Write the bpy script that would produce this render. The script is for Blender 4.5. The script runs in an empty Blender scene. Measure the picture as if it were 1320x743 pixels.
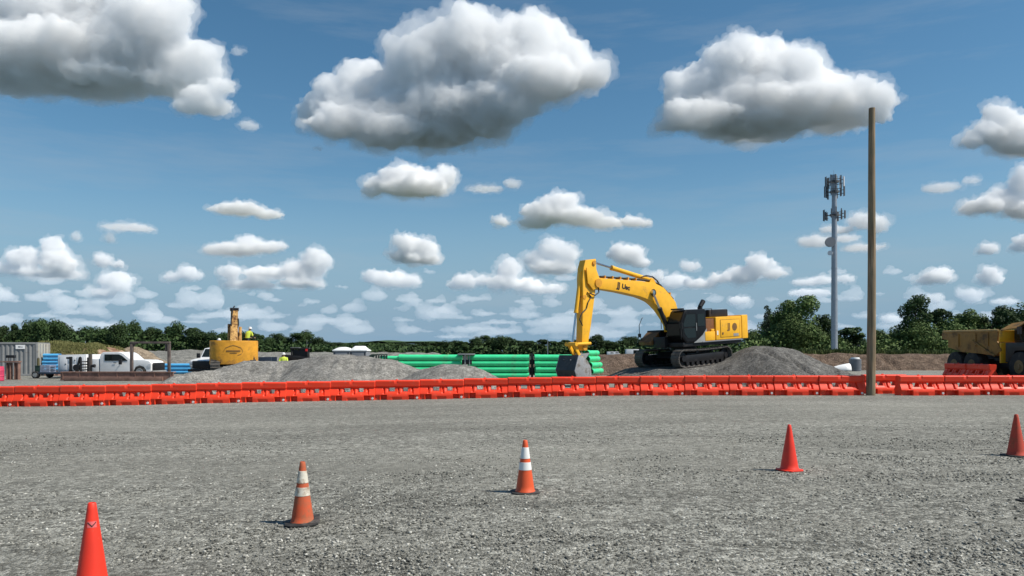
import bpy, bmesh, math, random
import numpy as np
from mathutils import Vector, Matrix, noise as mnoise

R = math.radians
sc = bpy.context.scene
COL = sc.collection
# ---------------------------------------------------------------- camera
F = 953.0          # focal length in photo pixels (photo 1320 wide)
CH = 1.85          # camera height
YH = 453.0         # horizon row of the photo
cam = bpy.data.cameras.new('camera')
co = bpy.data.objects.new('camera', cam); COL.objects.link(co)
cam.sensor_width = 36.0
cam.lens = 36.0 * F / 1320.0
cam.shift_y = (YH - 371.5) / 1320.0
cam.clip_start = 0.1; cam.clip_end = 60000
co.location = (0, 0, CH); co.rotation_euler = (math.pi / 2, 0, 0)
sc.camera = co
# ---------------------------------------------------------------- light
SUN_EL, SUN_AZ = 53.0, -16.0           # azimuth measured from +X
sd = Vector((math.cos(R(SUN_AZ)) * math.cos(R(SUN_EL)), math.sin(R(SUN_AZ)) * math.cos(R(SUN_EL)), math.sin(R(SUN_EL))))
w = bpy.data.worlds.new('World'); sc.world = w; w.use_nodes = True
nt = w.node_tree; bg = nt.nodes['Background']
sky = nt.nodes.new('ShaderNodeTexSky'); sky.sky_type = 'NISHITA'; sky.sun_disc = False
sky.sun_elevation = R(SUN_EL); sky.sun_rotation = math.atan2(sd.x, sd.y)
sky.air_density = 1.0; sky.dust_density = 0.3; sky.ozone_density = 2.5
hs = nt.nodes.new('ShaderNodeHueSaturation'); hs.inputs['Saturation'].default_value = 1.20
hs.inputs['Hue'].default_value = 0.488
nt.links.new(sky.outputs[0], hs.inputs['Color'])
# pale blue-grey band of air towards the horizon, faint high cirrus above
wt = nt.nodes.new('ShaderNodeTexCoord'); wsx = nt.nodes.new('ShaderNodeSeparateXYZ'); nt.links.new(wt.outputs['Generated'], wsx.inputs[0])
wr = nt.nodes.new('ShaderNodeMapRange'); wr.interpolation_type = 'SMOOTHERSTEP'
for _i, _v in ((1, -0.02), (2, 0.26), (3, 1.0), (4, 0.0)): wr.inputs[_i].default_value = _v
nt.links.new(wsx.outputs[2], wr.inputs[0])
wm = nt.nodes.new('ShaderNodeMixRGB'); wm.inputs[2].default_value = (2.4, 3.85, 5.25, 1)
nt.links.new(wr.outputs[0], wm.inputs[0]); nt.links.new(hs.outputs[0], wm.inputs[1])
wp = nt.nodes.new('ShaderNodeMapping'); wp.inputs['Scale'].default_value = (1.2, 1.2, 9.0); wp.inputs['Rotation'].default_value = (0.12, -0.10, 0); nt.links.new(wt.outputs['Generated'], wp.inputs[0])
wn = nt.nodes.new('ShaderNodeTexNoise'); wn.inputs['Scale'].default_value = 2.2; wn.inputs['Detail'].default_value = 7; wn.inputs['Roughness'].default_value = .62; nt.links.new(wp.outputs[0], wn.inputs['Vector'])
wq = nt.nodes.new('ShaderNodeMapRange')
for _i, _v in ((1, 0.48), (2, 0.78), (3, 0.0), (4, 0.30)): wq.inputs[_i].default_value = _v
nt.links.new(wn.outputs[0], wq.inputs[0])
wc = nt.nodes.new('ShaderNodeMixRGB'); wc.inputs[2].default_value = (4.2, 4.8, 5.4, 1)
nt.links.new(wq.outputs[0], wc.inputs[0]); nt.links.new(wm.outputs[0], wc.inputs[1]); nt.links.new(wc.outputs[0], bg.inputs[0])
bg.inputs[1].default_value = 0.09
sl = bpy.data.lights.new('sun', 'SUN'); sl.energy = 5.0; sl.angle = R(0.53); sl.color = (1.0, 0.94, 0.84)
so = bpy.data.objects.new('sun', sl); COL.objects.link(so); so.rotation_euler = sd.to_track_quat('Z', 'Y').to_euler()
so.location = (40, -10, 60)
sc.view_settings.view_transform = 'Standard'; sc.view_settings.look = 'None'
sc.view_settings.exposure = 0.16; sc.view_settings.gamma = 1.0; sc.view_settings.use_curve_mapping = False
sc.render.engine = 'CYCLES'
sc.cycles.use_denoising = True
try:
    sc.cycles.denoiser = 'OPENIMAGEDENOISE'; sc.cycles.denoising_input_passes = 'RGB_ALBEDO_NORMAL'
except Exception: pass
sc.cycles.max_bounces = 16; sc.cycles.diffuse_bounces = 3; sc.cycles.glossy_bounces = 3
sc.cycles.volume_bounces = 14; sc.cycles.transparent_max_bounces = 40
sc.cycles.sample_clamp_indirect = 6.0

def at(u, v, Y):
    """photo pixel and distance -> world point"""
    return Vector(((u - 660.0) * Y / F, Y, CH - (v - YH) * Y / F))

# ---------------------------------------------------------------- helpers
def link(o, parent=None):
    COL.objects.link(o)
    if parent is not None: o.parent = parent
    return o

def tag(o, label=None, cat=None, group=None, kind=None):
    if label: o['label'] = label
    if cat: o['category'] = cat
    if group: o['group'] = group
    if kind: o['kind'] = kind
    return o

def thing(name, label, cat, loc=(0, 0, 0), rz=0.0, group=None, pitch=0.0):
    o = bpy.data.objects.new(name, None); COL.objects.link(o)
    o.empty_display_size = 0.3
    o.location = loc; o.rotation_euler = (0, pitch, rz)
    return tag(o, label, cat, group)

class MB:
    def __init__(s): s.v = []; s.f = []
    def add(s, vs, fs):
        b = len(s.v); s.v += [tuple(x) for x in vs]; s.f += [tuple(i + b for i in f) for f in fs]; return s
    def box(s, x0, x1, y0, y1, z0, z1, m=None):
        vs = [Vector((x, y, z)) for z in (z0, z1) for x, y in ((x0, y0), (x1, y0), (x1, y1), (x0, y1))]
        if m is not None: vs = [m @ a for a in vs]
        return s.add(vs, [(3, 2, 1, 0), (4, 5, 6, 7), (0, 1, 5, 4), (1, 2, 6, 5), (2, 3, 7, 6), (3, 0, 4, 7)])
    def cyl(s, a, b, r0, r1=None, n=12, caps=True):
        a, b = Vector(a), Vector(b); r1 = r0 if r1 is None else r1
        d = (b - a); 
        q = d.to_track_quat('Z', 'Y').to_matrix()
        vs = []
        for p, r in ((a, r0), (b, r1)):
            for i in range(n):
                t = 2 * math.pi * i / n
                vs.append(p + q @ Vector((math.cos(t) * r, math.sin(t) * r, 0)))
        fs = [(i, (i + 1) % n, n + (i + 1) % n, n + i) for i in range(n)]
        if caps: fs += [tuple(range(n - 1, -1, -1)), tuple(range(n, 2 * n))]
        return s.add(vs, fs)
    def ring(s, a, b, ro, ri, n=16):
        a, b = Vector(a), Vector(b); q = (b - a).to_track_quat('Z', 'Y').to_matrix(); vs = []
        for p, r in ((a, ro), (b, ro), (b, ri), (a, ri)):
            for i in range(n):
                t = 2 * math.pi * i / n; vs.append(p + q @ Vector((math.cos(t) * r, math.sin(t) * r, 0)))
        fs = []
        for k in range(4):
            for i in range(n):
                j = (i + 1) % n; k2 = (k + 1) % 4
                fs.append((k * n + i, k * n + j, k2 * n + j, k2 * n + i))
        return s.add(vs, fs)
    def tube(s, pts, r, n=6):
        for a, b in zip(pts[:-1], pts[1:]): s.cyl(a, b, r, r, n)
        return s
    def lathe(s, prof, c=(0, 0, 0), n=24):
        c = Vector(c); vs = []; fs = []
        for r, z in prof:
            for i in range(n):
                t = 2 * math.pi * i / n; vs.append(c + Vector((math.cos(t) * r, math.sin(t) * r, z)))
        for k in range(len(prof) - 1):
            for i in range(n):
                j = (i + 1) % n; fs.append((k * n + i, k * n + j, (k + 1) * n + j, (k + 1) * n + i))
        if prof[0][0] > 1e-6: fs.append(tuple(range(n - 1, -1, -1)))
        if prof[-1][0] > 1e-6: fs.append(tuple((len(prof) - 1) * n + i for i in range(n)))
        return s.add(vs, fs)
    def prism(s, poly, t0, t1, axis='y'):
        """2D polygon (x,z) extruded along y from t0 to t1 (or (y,z) along x, (x,y) along z)"""
        n = len(poly)
        def P(a, b, t): return {'y': (a, t, b), 'x': (t, a, b), 'z': (a, b, t)}[axis]
        vs = [P(a, b, t0) for a, b in poly] + [P(a, b, t1) for a, b in poly]
        fs = [tuple(range(n)), tuple(range(2 * n - 1, n - 1, -1))] + [(i, n + i, n + (i + 1) % n, (i + 1) % n) for i in range(n)]
        return s.add(vs, fs)
    def build(s, name, m, parent=None, smooth=30, bevel=0.0, seg=2):
        me = bpy.data.meshes.new(name); me.from_pydata(s.v, [], s.f)
        bm = bmesh.new(); bm.from_mesh(me)
        bmesh.ops.recalc_face_normals(bm, faces=bm.faces)
        if bevel > 0:
            es = [e for e in bm.edges if len(e.link_faces) == 2 and e.calc_face_angle(0) > R(35)]
            bmesh.ops.bevel(bm, geom=es, offset=bevel, segments=seg, affect='EDGES', clamp_overlap=True, profile=0.6)
        bm.to_mesh(me); bm.free()
        if smooth:
            me.polygons.foreach_set('use_smooth', [True] * len(me.polygons)); me.set_sharp_from_angle(angle=R(smooth))
        me.materials.append(m)
        return link(bpy.data.objects.new(name, me), parent)

def copy_tree(o, parent=None):
    c = o.copy(); COL.objects.link(c); c.parent = parent
    for ch in list(o.children): copy_tree(ch, c)
    return c

MATS = {}
def mat(name, col, rough=0.6, metal=0.0, var=0.25, vscale=3.0, dirt=None, dirt_amt=0.0, dscale=1.5, bump=0.0, bscale=40.0, spec=0.5, coord='Object'):
    if name in MATS: return MATS[name]
    m = bpy.data.materials.new(name); m.use_nodes = True; N = m.node_tree.nodes; L = m.node_tree.links
    b = N['Principled BSDF']; b.inputs['Roughness'].default_value = rough; b.inputs['Metallic'].default_value = metal
    b.inputs['Specular IOR Level'].default_value = spec
    tc = N.new('ShaderNodeTexCoord')
    n1 = N.new('ShaderNodeTexNoise'); n1.inputs['Scale'].default_value = vscale; n1.inputs['Detail'].default_value = 5
    L.new(tc.outputs[coord], n1.inputs['Vector'])
    r = N.new('ShaderNodeMapRange'); r.inputs[1].default_value = 0.3; r.inputs[2].default_value = 0.7
    r.inputs[3].default_value = 1 - var; r.inputs[4].default_value = 1 + var * 0.4
    L.new(n1.outputs[0], r.inputs[0])
    mx = N.new('ShaderNodeVectorMath'); mx.operation = 'SCALE'; mx.inputs[0].default_value = col[:3]
    L.new(r.outputs[0], mx.inputs['Scale']); last = mx.outputs[0]
    if dirt:
        n2 = N.new('ShaderNodeTexNoise'); n2.inputs['Scale'].default_value = dscale; n2.inputs['Detail'].default_value = 8
        n2.inputs['Roughness'].default_value = 0.7
        L.new(tc.outputs[coord], n2.inputs['Vector'])
        r2 = N.new('ShaderNodeMapRange'); r2.inputs[1].default_value = 0.62 - 0.35 * dirt_amt; r2.inputs[2].default_value = 0.78 - 0.3 * dirt_amt
        L.new(n2.outputs[0], r2.inputs[0])
        mm = N.new('ShaderNodeMixRGB'); mm.inputs[2].default_value = (*dirt, 1)
        L.new(r2.outputs[0], mm.inputs[0]); L.new(last, mm.inputs[1]); last = mm.outputs[0]
        r3 = N.new('ShaderNodeMapRange'); r3.inputs[3].default_value = rough; r3.inputs[4].default_value = min(1, rough + 0.35)
        L.new(r2.outputs[0], r3.inputs[0]); L.new(r3.outputs[0], b.inputs['Roughness'])
    L.new(last, b.inputs['Base Color'])
    if bump:
        n3 = N.new('ShaderNodeTexNoise'); n3.inputs['Scale'].default_value = bscale; n3.inputs['Detail'].default_value = 6
        L.new(tc.outputs[coord], n3.inputs['Vector'])
        bp = N.new('ShaderNodeBump'); bp.inputs['Strength'].default_value = 0.8; bp.inputs['Distance'].default_value = bump
        L.new(n3.outputs[0], bp.inputs['Height']); L.new(bp.outputs[0], b.inputs['Normal'])
    MATS[name] = m; return m

YEL = mat('yellow_paint', (0.92, 0.47, 0.022), 0.42, var=0.10, dirt=(0.30, 0.17, 0.06), dirt_amt=0.12, dscale=1.2)
YELD = mat('dirty_yellow_paint', (0.74, 0.34, 0.025), 0.55, var=0.25, dirt=(0.22, 0.10, 0.04), dirt_amt=0.28, dscale=1.4)
YELR = mat('rusty_boom_paint', (0.78, 0.46, 0.14), 0.65, var=0.3, dirt=(0.12, 0.055, 0.025), dirt_amt=0.62, dscale=3.0)
YELT = mat('hauler_yellow', (0.90, 0.47, 0.02), 0.5, var=0.15, dirt=(0.32, 0.2, 0.1), dirt_amt=0.2)
BEDM = mat('hauler_bed_steel', (0.36, 0.18, 0.03), 0.6, var=0.3, dirt=(0.09, 0.06, 0.035), dirt_amt=0.4)
BLK = mat('black_paint', (0.018, 0.018, 0.02), 0.45, var=0.3, dirt=(0.06, 0.05, 0.045), dirt_amt=0.1, spec=.3)
CABM = mat('cab_shell', (0.006, 0.006, 0.007), 0.4, var=0.3, dirt=(0.03, 0.028, 0.025), dirt_amt=0.1, spec=.25)
GREYP = mat('light_grey_panel', (0.30, 0.31, 0.31), 0.5, var=0.2)
RUB = mat('rubber', (0.018, 0.018, 0.018), 0.8, var=0.3, dirt=(0.09, 0.08, 0.065), dirt_amt=0.3, dscale=3)
TRK = mat('track_steel', (0.10, 0.095, 0.09), 0.6, 0.3, var=0.4, dirt=(0.19, 0.17, 0.15), dirt_amt=0.6, dscale=4, bump=0.01)
STEEL = mat('worn_steel', (0.42, 0.42, 0.43), 0.5, 0.2, var=0.3, dirt=(0.16, 0.14, 0.12), dirt_amt=0.5, dscale=3)
CHROME = mat('cylinder_rod', (0.55, 0.56, 0.58), 0.2, 1.0, var=0.05)
HOSE = mat('hose', (0.015, 0.015, 0.015), 0.6)
RUST = mat('rusty_steel', (0.26, 0.145, 0.11), 0.8, 0.0, var=0.3, dirt=(0.15, 0.085, 0.065), dirt_amt=0.4, dscale=2, bump=0.004)
FRAMEM = mat('brown_frame_steel', (0.13, 0.10, 0.09), 0.75, 0.1, var=0.35, dirt=(0.24, 0.19, 0.16), dirt_amt=0.35, dscale=2)
WHT = mat('white_paint', (0.80, 0.80, 0.80), 0.3, var=0.05, dirt=(0.5, 0.46, 0.4), dirt_amt=0.1)
WHTP = mat('white_plastic', (0.82, 0.82, 0.81), 0.5, var=0.05)
GRYPL = mat('grey_plastic', (0.20, 0.21, 0.23), 0.6, var=0.1)
CONT = mat('container_steel', (0.23, 0.235, 0.235), 0.6, var=0.15, dirt=(0.12, 0.10, 0.09), dirt_amt=0.15)
CONTB = mat('container_beige', (0.42, 0.40, 0.34), 0.7, var=0.15, dirt=(0.3, 0.25, 0.2), dirt_amt=0.2)
GREEN = mat('green_pipe_plastic', (0.06, 0.74, 0.32), 0.35, var=0.1, dirt=(0.12, 0.4, 0.2), dirt_amt=0.15)
BLUE = mat('blue_pipe_plastic', (0.10, 0.44, 0.78), 0.35, var=0.1)
HOLE = mat('pipe_inside', (0.01, 0.03, 0.02), 0.8)
GALV = mat('galvanized_steel', (0.34, 0.37, 0.41), 0.5, 0.4, var=0.15)
ANT = mat('antenna_cover', (0.10, 0.10, 0.105), 0.5, var=0.15)
ANTW = mat('antenna_cover_white', (0.7, 0.7, 0.72), 0.4, var=0.05)
INK = mat('black_lettering', (0.03, 0.02, 0.012), 0.6)
BRN = mat('brown_lettering', (0.22, 0.11, 0.03), 0.6)
MAROON = mat('pink_tarp', (0.62, 0.05, 0.12), 0.6)
DKGREEN = mat('dark_green_paint', (0.02, 0.05, 0.035), 0.6)  # even dark green, the paint's own colour
CRATE = mat('pale_crate_plastic', (0.40, 0.44, 0.55), 0.6, var=0.35, vscale=9)
HIVIS = mat('hi_vis_fabric', (0.62, 0.75, 0.08), 0.8)
PANTS = mat('navy_work_trousers', (0.03, 0.035, 0.05), 0.9)
SKIN = mat('skin', (0.45, 0.26, 0.18), 0.6)
HATW = mat('hard_hat_plastic', (0.85, 0.85, 0.82), 0.3)
REDL = mat('red_lamp', (0.6, 0.02, 0.02), 0.3)
LAMPM = mat('headlamp_lens', (0.6, 0.62, 0.65), 0.15)

def glass_mat():
    m = bpy.data.materials.new('dark_glass'); m.use_nodes = True; b = m.node_tree.nodes['Principled BSDF']
    b.inputs['Base Color'].default_value = (0.012, 0.018, 0.018, 1); b.inputs['Roughness'].default_value = 0.12
    b.inputs['Specular IOR Level'].default_value = 0.35; b.inputs['Transmission Weight'].default_value = 0.0
    return m
GLASS = glass_mat()

# ================================================================ GROUND
GX = [-400, -20, -11, -3, 0, 4, 9, 20, 400]; GZ = [-0.38, -0.38, -0.23, -0.12, -0.05, 0.0, 0.04, 0.05, 0.05]
GX = [-400, -22, -15, -10.5, -3, 0, 4, 9, 20, 400]; GZ = [-0.38, -0.38, -0.31, -0.225, -0.125, -0.055, 0.0, 0.04, 0.05, 0.05]
def gbase(x, y):
    a = np.interp(x, GX, GZ)
    f = np.clip((np.asarray(y, float) - 33.0) / 14.0, 0, 1); f = f * f * (3 - 2 * f)
    near = np.interp(np.asarray(y, float), [0, 6.3, 8.5, 12], [0.75, 0.85, 0.55, 0.0])
    left = np.clip((1.0 - np.asarray(x, float)) / 4.0, 0, 1)
    return a * (1 - f) - 0.06 * near * left * np.clip(1 - np.asarray(y, float) / 14, 0, 1) * 1.0
def ground_z(x, y): return float(gbase(x, y))

def nz(x, y, s, seed=0.0, oct=3):
    return mnoise.fractal(Vector((x * s, y * s, seed)), 1.0, 2.0, oct, noise_basis='PERLIN_ORIGINAL')

def gravel_mat(name, c_lo, c_hi, band=True, scale=1.0, bumpd=0.02, patch=None, brown=0.0):
    m = bpy.data.materials.new(name); m.use_nodes = True; N = m.node_tree.nodes; L = m.node_tree.links
    b = N['Principled BSDF']; b.inputs['Roughness'].default_value = 0.95; b.inputs['Specular IOR Level'].default_value = 0.15
    tc = N.new('ShaderNodeTexCoord')
    def vor(s):
        v = N.new('ShaderNodeTexVoronoi'); v.inputs['Scale'].default_value = s; L.new(tc.outputs['Object'], v.inputs['Vector']); return v
    def noi(s, det=4, vec=None, ro=0.55):
        v = N.new('ShaderNodeTexNoise'); v.inputs['Scale'].default_value = s; v.inputs['Detail'].default_value = det; v.inputs['Roughness'].default_value = ro
        L.new(vec or tc.outputs['Object'], v.inputs['Vector']); return v
    def mth(op, a, bb):
        q = N.new('ShaderNodeMath'); q.operation = op
        for i, x in enumerate((a, bb)):
            if isinstance(x, (int, float)): q.inputs[i].default_value = x
            else: L.new(x, q.inputs[i])
        return q.outputs[0]
    def rng(x, a, bb, c, d):
        q = N.new('ShaderNodeMapRange'); L.new(x, q.inputs[0])
        for i, k in enumerate((a, bb, c, d)): q.inputs[i + 1].default_value = k
        return q.outputs[0]
    def chan(v):
        q = N.new('ShaderNodeSeparateColor'); L.new(v.outputs['Color'], q.inputs[0]); return q.outputs[0]
    v1, v2, v3 = vor(26 * scale), vor(60 * scale), vor(11 * scale)
    g = mth('ADD', mth('MULTIPLY', chan(v1), 0.45), mth('MULTIPLY', chan(v2), 0.3))
    g = mth('ADD', g, mth('MULTIPLY', chan(v3), 0.25))
    g = rng(g, 0.15, 0.85, 0.0, 1.0)
    g = mth('POWER', g, 1.5)
    mix = N.new('ShaderNodeMixRGB'); mix.inputs[1].default_value = (*c_lo, 1); mix.inputs[2].default_value = (*c_hi, 1); L.new(g, mix.inputs[0])
    last = mix.outputs[0]
    if band:
        mp = N.new('ShaderNodeMapping'); mp.inputs['Scale'].default_value = (0.10, 0.45, 1); L.new(tc.outputs['Object'], mp.inputs[0])
        nb = noi(1.0, 4, mp.outputs[0])
        mp2 = N.new('ShaderNodeMapping'); mp2.inputs['Scale'].default_value = (0.15, 1.6, 1); mp2.inputs['Rotation'].default_value = (0, 0, 0.12); L.new(tc.outputs['Object'], mp2.inputs[0])
        nc = noi(1.0, 5, mp2.outputs[0], 0.65)
        nd = noi(0.12, 5)
        k = mth('ADD', mth('ADD', mth('MULTIPLY', nb.outputs[0], 0.5), mth('MULTIPLY', nc.outputs[0], 0.3)), mth('MULTIPLY', nd.outputs[0], 0.35))
        k = rng(k, 0.45, 0.72, 0.64, 1.20)
    else:
        k = rng(noi(0.9, 6).outputs[0], 0.3, 0.7, 0.78, 1.15)
    k = mth('MULTIPLY', k, rng(noi(5.0 if band else 1.6, 9, None, 0.85).outputs[0], 0.36, 0.64, 0.62, 1.36))
    sc_ = N.new('ShaderNodeVectorMath'); sc_.operation = 'SCALE'; L.new(last, sc_.inputs[0]); L.new(k, sc_.inputs['Scale']); last = sc_.outputs[0]
    if patch:
        # dust: paler crushed fines on trafficked strips
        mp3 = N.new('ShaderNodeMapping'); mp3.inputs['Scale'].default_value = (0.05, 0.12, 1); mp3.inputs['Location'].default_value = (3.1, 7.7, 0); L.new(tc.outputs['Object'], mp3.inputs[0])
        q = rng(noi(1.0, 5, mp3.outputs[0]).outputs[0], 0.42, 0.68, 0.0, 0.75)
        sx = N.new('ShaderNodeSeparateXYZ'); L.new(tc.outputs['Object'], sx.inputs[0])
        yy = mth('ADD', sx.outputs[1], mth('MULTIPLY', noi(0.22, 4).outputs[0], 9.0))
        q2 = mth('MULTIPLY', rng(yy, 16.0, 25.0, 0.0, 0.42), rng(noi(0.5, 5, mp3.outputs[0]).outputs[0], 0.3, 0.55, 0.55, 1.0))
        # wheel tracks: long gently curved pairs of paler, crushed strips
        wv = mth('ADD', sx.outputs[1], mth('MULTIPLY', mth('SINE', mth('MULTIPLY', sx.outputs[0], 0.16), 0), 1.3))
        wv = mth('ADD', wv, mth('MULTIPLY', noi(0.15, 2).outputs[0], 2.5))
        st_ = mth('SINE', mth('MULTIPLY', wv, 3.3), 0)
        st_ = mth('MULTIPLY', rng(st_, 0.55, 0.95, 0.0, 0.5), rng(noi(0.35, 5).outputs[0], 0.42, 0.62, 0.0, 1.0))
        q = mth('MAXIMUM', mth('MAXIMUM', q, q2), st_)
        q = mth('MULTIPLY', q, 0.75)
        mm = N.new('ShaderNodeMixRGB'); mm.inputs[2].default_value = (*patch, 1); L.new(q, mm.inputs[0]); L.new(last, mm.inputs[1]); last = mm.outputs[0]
    if brown:
        q = rng(noi(0.35, 5).outputs[0], 0.45, 0.62, 0.0, brown)
        mm = N.new('ShaderNodeMixRGB'); mm.inputs[2].default_value = (0.16, 0.10, 0.065, 1); L.new(q, mm.inputs[0]); L.new(last, mm.inputs[1]); last = mm.outputs[0]
    L.new(last, b.inputs['Base Color'])
    h = mth('ADD', mth('MULTIPLY', v1.outputs['Distance'], -1.0), mth('MULTIPLY', v2.outputs['Distance'], -0.5))
    h = mth('ADD', h, mth('MULTIPLY', noi(4 * scale, 5).outputs[0], 1.0))
    bp = N.new('ShaderNodeBump'); bp.inputs['Strength'].default_value = 0.9; bp.inputs['Distance'].default_value = bumpd
    L.new(h, bp.inputs['Height']); L.new(bp.outputs[0], b.inputs['Normal'])
    return m

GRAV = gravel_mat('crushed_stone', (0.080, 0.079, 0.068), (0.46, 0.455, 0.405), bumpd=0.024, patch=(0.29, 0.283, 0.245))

FIELD = mat('green_fields', (0.038, 0.046, 0.038), .95, var=.3, vscale=.01, spec=.1)
def ground():
    xs = np.concatenate([-np.geomspace(6000, 30, 26), np.linspace(-28, 34, 156), np.geomspace(36, 6000, 26)])
    ys = np.concatenate([[-60, -20, 0, 3], np.linspace(5, 34, 110), np.linspace(35, 90, 40), np.geomspace(95, 9000, 26)])
    X, Y = np.meshgrid(xs, ys)
    Z = gbase(X, Y)
    Zf = Z.copy()
    for j in range(Z.shape[0]):
        y = ys[j]
        if y > 90 or y < 0: continue
        for i in range(Z.shape[1]):
            x = xs[i]
            if abs(x) < 40:
                Zf[j, i] += 0.012 * nz(x, y * 1.8, 0.7, 1.0) + 0.02 * nz(x, y, 0.12, 5.0)
    Zf[Y > 150] -= 0.0
    vs = np.stack([X, Y, Zf], -1).reshape(-1, 3)
    nx, ny = len(xs), len(ys); fs = []
    for j in range(ny - 1):
        for i in range(nx - 1):
            a = j * nx + i; fs.append((a, a + 1, a + nx + 1, a + nx))
    me = bpy.data.meshes.new('ground'); me.from_pydata(vs.tolist(), [], fs)
    me.polygons.foreach_set('use_smooth', [True] * len(me.polygons)); me.materials.append(GRAV)
    me.materials.append(FIELD)
    cen = np.array([p.center[:2] for p in me.polygons]); far = ((cen[:, 1] > 125) | (np.abs(cen[:, 0]) > 95) | (cen[:, 1] < -25)).astype(np.int32)
    me.polygons.foreach_set('material_index', far)
    o = link(bpy.data.objects.new('ground', me)); tag(o, kind='structure')
ground()

def stones(name, n, ysel, smin, smax, m, seed):
    rg = np.random.default_rng(seed)
    t = (1 + 5 ** .5) / 2
    V = np.array([(-1, t, 0), (1, t, 0), (-1, -t, 0), (1, -t, 0), (0, -1, t), (0, 1, t), (0, -1, -t), (0, 1, -t), (t, 0, -1), (t, 0, 1), (-t, 0, -1), (-t, 0, 1)], float)
    V /= np.linalg.norm(V[0])
    Fc = np.array([(0, 11, 5), (0, 5, 1), (0, 1, 7), (0, 7, 10), (0, 10, 11), (1, 5, 9), (5, 11, 4), (11, 10, 2), (10, 7, 6), (7, 1, 8), (3, 9, 4), (3, 4, 2), (3, 2, 6), (3, 6, 8), (3, 8, 9), (4, 9, 5), (2, 4, 11), (6, 2, 10), (8, 6, 7), (9, 8, 1)])
    y = ysel[0] + (ysel[1] - ysel[0]) * rg.random(n) ** 1.25
    x = (rg.random(n) * 2 - 1) * 0.74 * y
    keep = np.array([nz(a, b * 2.2, 0.35, 9.0) > -0.28 + 0.55 * rg.random() - .3 for a, b in zip(x, y)])
    keep &= rg.random(n) < np.clip((ysel[1] - y) / 6.0, 0, 1)
    x, y = x[keep], y[keep]; n = len(x)
    s = smin + (smax - smin) * rg.random(n) ** 3
    sc3 = np.stack([s * rg.uniform(.7, 1.3, n), s * rg.uniform(.6, 1.1, n), s * rg.uniform(.35, .75, n)], -1)
    P = V[None] * rg.uniform(.72, 1.2, (n, 12, 1)) * sc3[:, None, :]
    a = rg.uniform(0, 6.28, n); b = rg.uniform(-.5, .5, n)
    ca, sa, cb, sb = np.cos(a), np.sin(a), np.cos(b), np.sin(b)
    P = np.stack([P[..., 0] * cb[:, None] + P[..., 2] * sb[:, None], P[..., 1], -P[..., 0] * sb[:, None] + P[..., 2] * cb[:, None]], -1)
    P = np.stack([P[..., 0] * ca[:, None] - P[..., 1] * sa[:, None], P[..., 0] * sa[:, None] + P[..., 1] * ca[:, None], P[..., 2]], -1)
    z = gbase(x, y) + sc3[:, 2] * rg.uniform(-.1, .5, n)
    P += np.stack([x, y, z], -1)[:, None, :]
    me = bpy.data.meshes.new(name)
    FF = (Fc[None] + (np.arange(n) * 12)[:, None, None]).reshape(-1, 3)
    me.vertices.add(n * 12); me.vertices.foreach_set('co', P.reshape(-1))
    me.loops.add(len(FF) * 3); me.loops.foreach_set('vertex_index', FF.reshape(-1).astype(np.int32))
    me.polygons.add(len(FF)); me.polygons.foreach_set('loop_start', (np.arange(len(FF)) * 3).astype(np.int32))
    me.update(); me.materials.append(m)
    o = link(bpy.data.objects.new(name, me)); return o

def stone_mat():
    m = bpy.data.materials.new('loose_stone'); m.use_nodes = True; N = m.node_tree.nodes; L = m.node_tree.links
    b = N['Principled BSDF']; b.inputs['Roughness'].default_value = 0.9; b.inputs['Specular IOR Level'].default_value = 0.2
    g = N.new('ShaderNodeNewGeometry'); cr = N.new('ShaderNodeValToRGB'); L.new(g.outputs['Random Per Island'], cr.inputs[0])
    e = cr.color_ramp.elements; e[0].color = (0.055, 0.055, 0.048, 1); e[1].color = (0.56, 0.55, 0.50, 1)
    for p, c in ((0.35, (0.14, 0.139, 0.125, 1)), (0.6, (0.22, 0.217, 0.19, 1)), (0.85, (0.33, 0.32, 0.28, 1))):
        q = cr.color_ramp.elements.new(p); q.color = c
    L.new(cr.outputs[0], b.inputs['Base Color']); return m
STM = stone_mat()
tag(stones('loose_gravel', 85000, (5.8, 19.0), 0.006, 0.024, STM, 3), 'loose grey and white crushed stones scattered over the near ground', 'gravel', kind='stuff')

# ---------------------------------------------------------------- piles and banks
def heightfield(name, x0, x1, y0, y1, step, fn, m, skirt=-0.6):
    nx = int((x1 - x0) / step) + 1; ny = int((y1 - y0) / step) + 1
    vs = []; ok = []
    for j in range(ny):
        for i in range(nx):
            x = x0 + (x1 - x0) * i / (nx - 1); y = y0 + (y1 - y0) * j / (ny - 1)
            z = fn(x, y); vs.append((x, y, z))
    fs = []
    for j in range(ny - 1):
        for i in range(nx - 1):
            a = j * nx + i; q = (a, a + 1, a + nx + 1, a + nx)
            if all(vs[k][2] < ground_z(vs[k][0], vs[k][1]) - 0.12 for k in q): continue
            fs.append(q)
    me = bpy.data.meshes.new(name); me.from_pydata(vs, [], fs)
    bm = bmesh.new(); bm.from_mesh(me); bmesh.ops.delete(bm, geom=[v for v in bm.verts if not v.link_faces], context='VERTS'); bm.to_mesh(me); bm.free()
    me.polygons.foreach_set('use_smooth', [True] * len(me.polygons)); me.materials.append(m)
    return link(bpy.data.objects.new(name, me))

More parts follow.
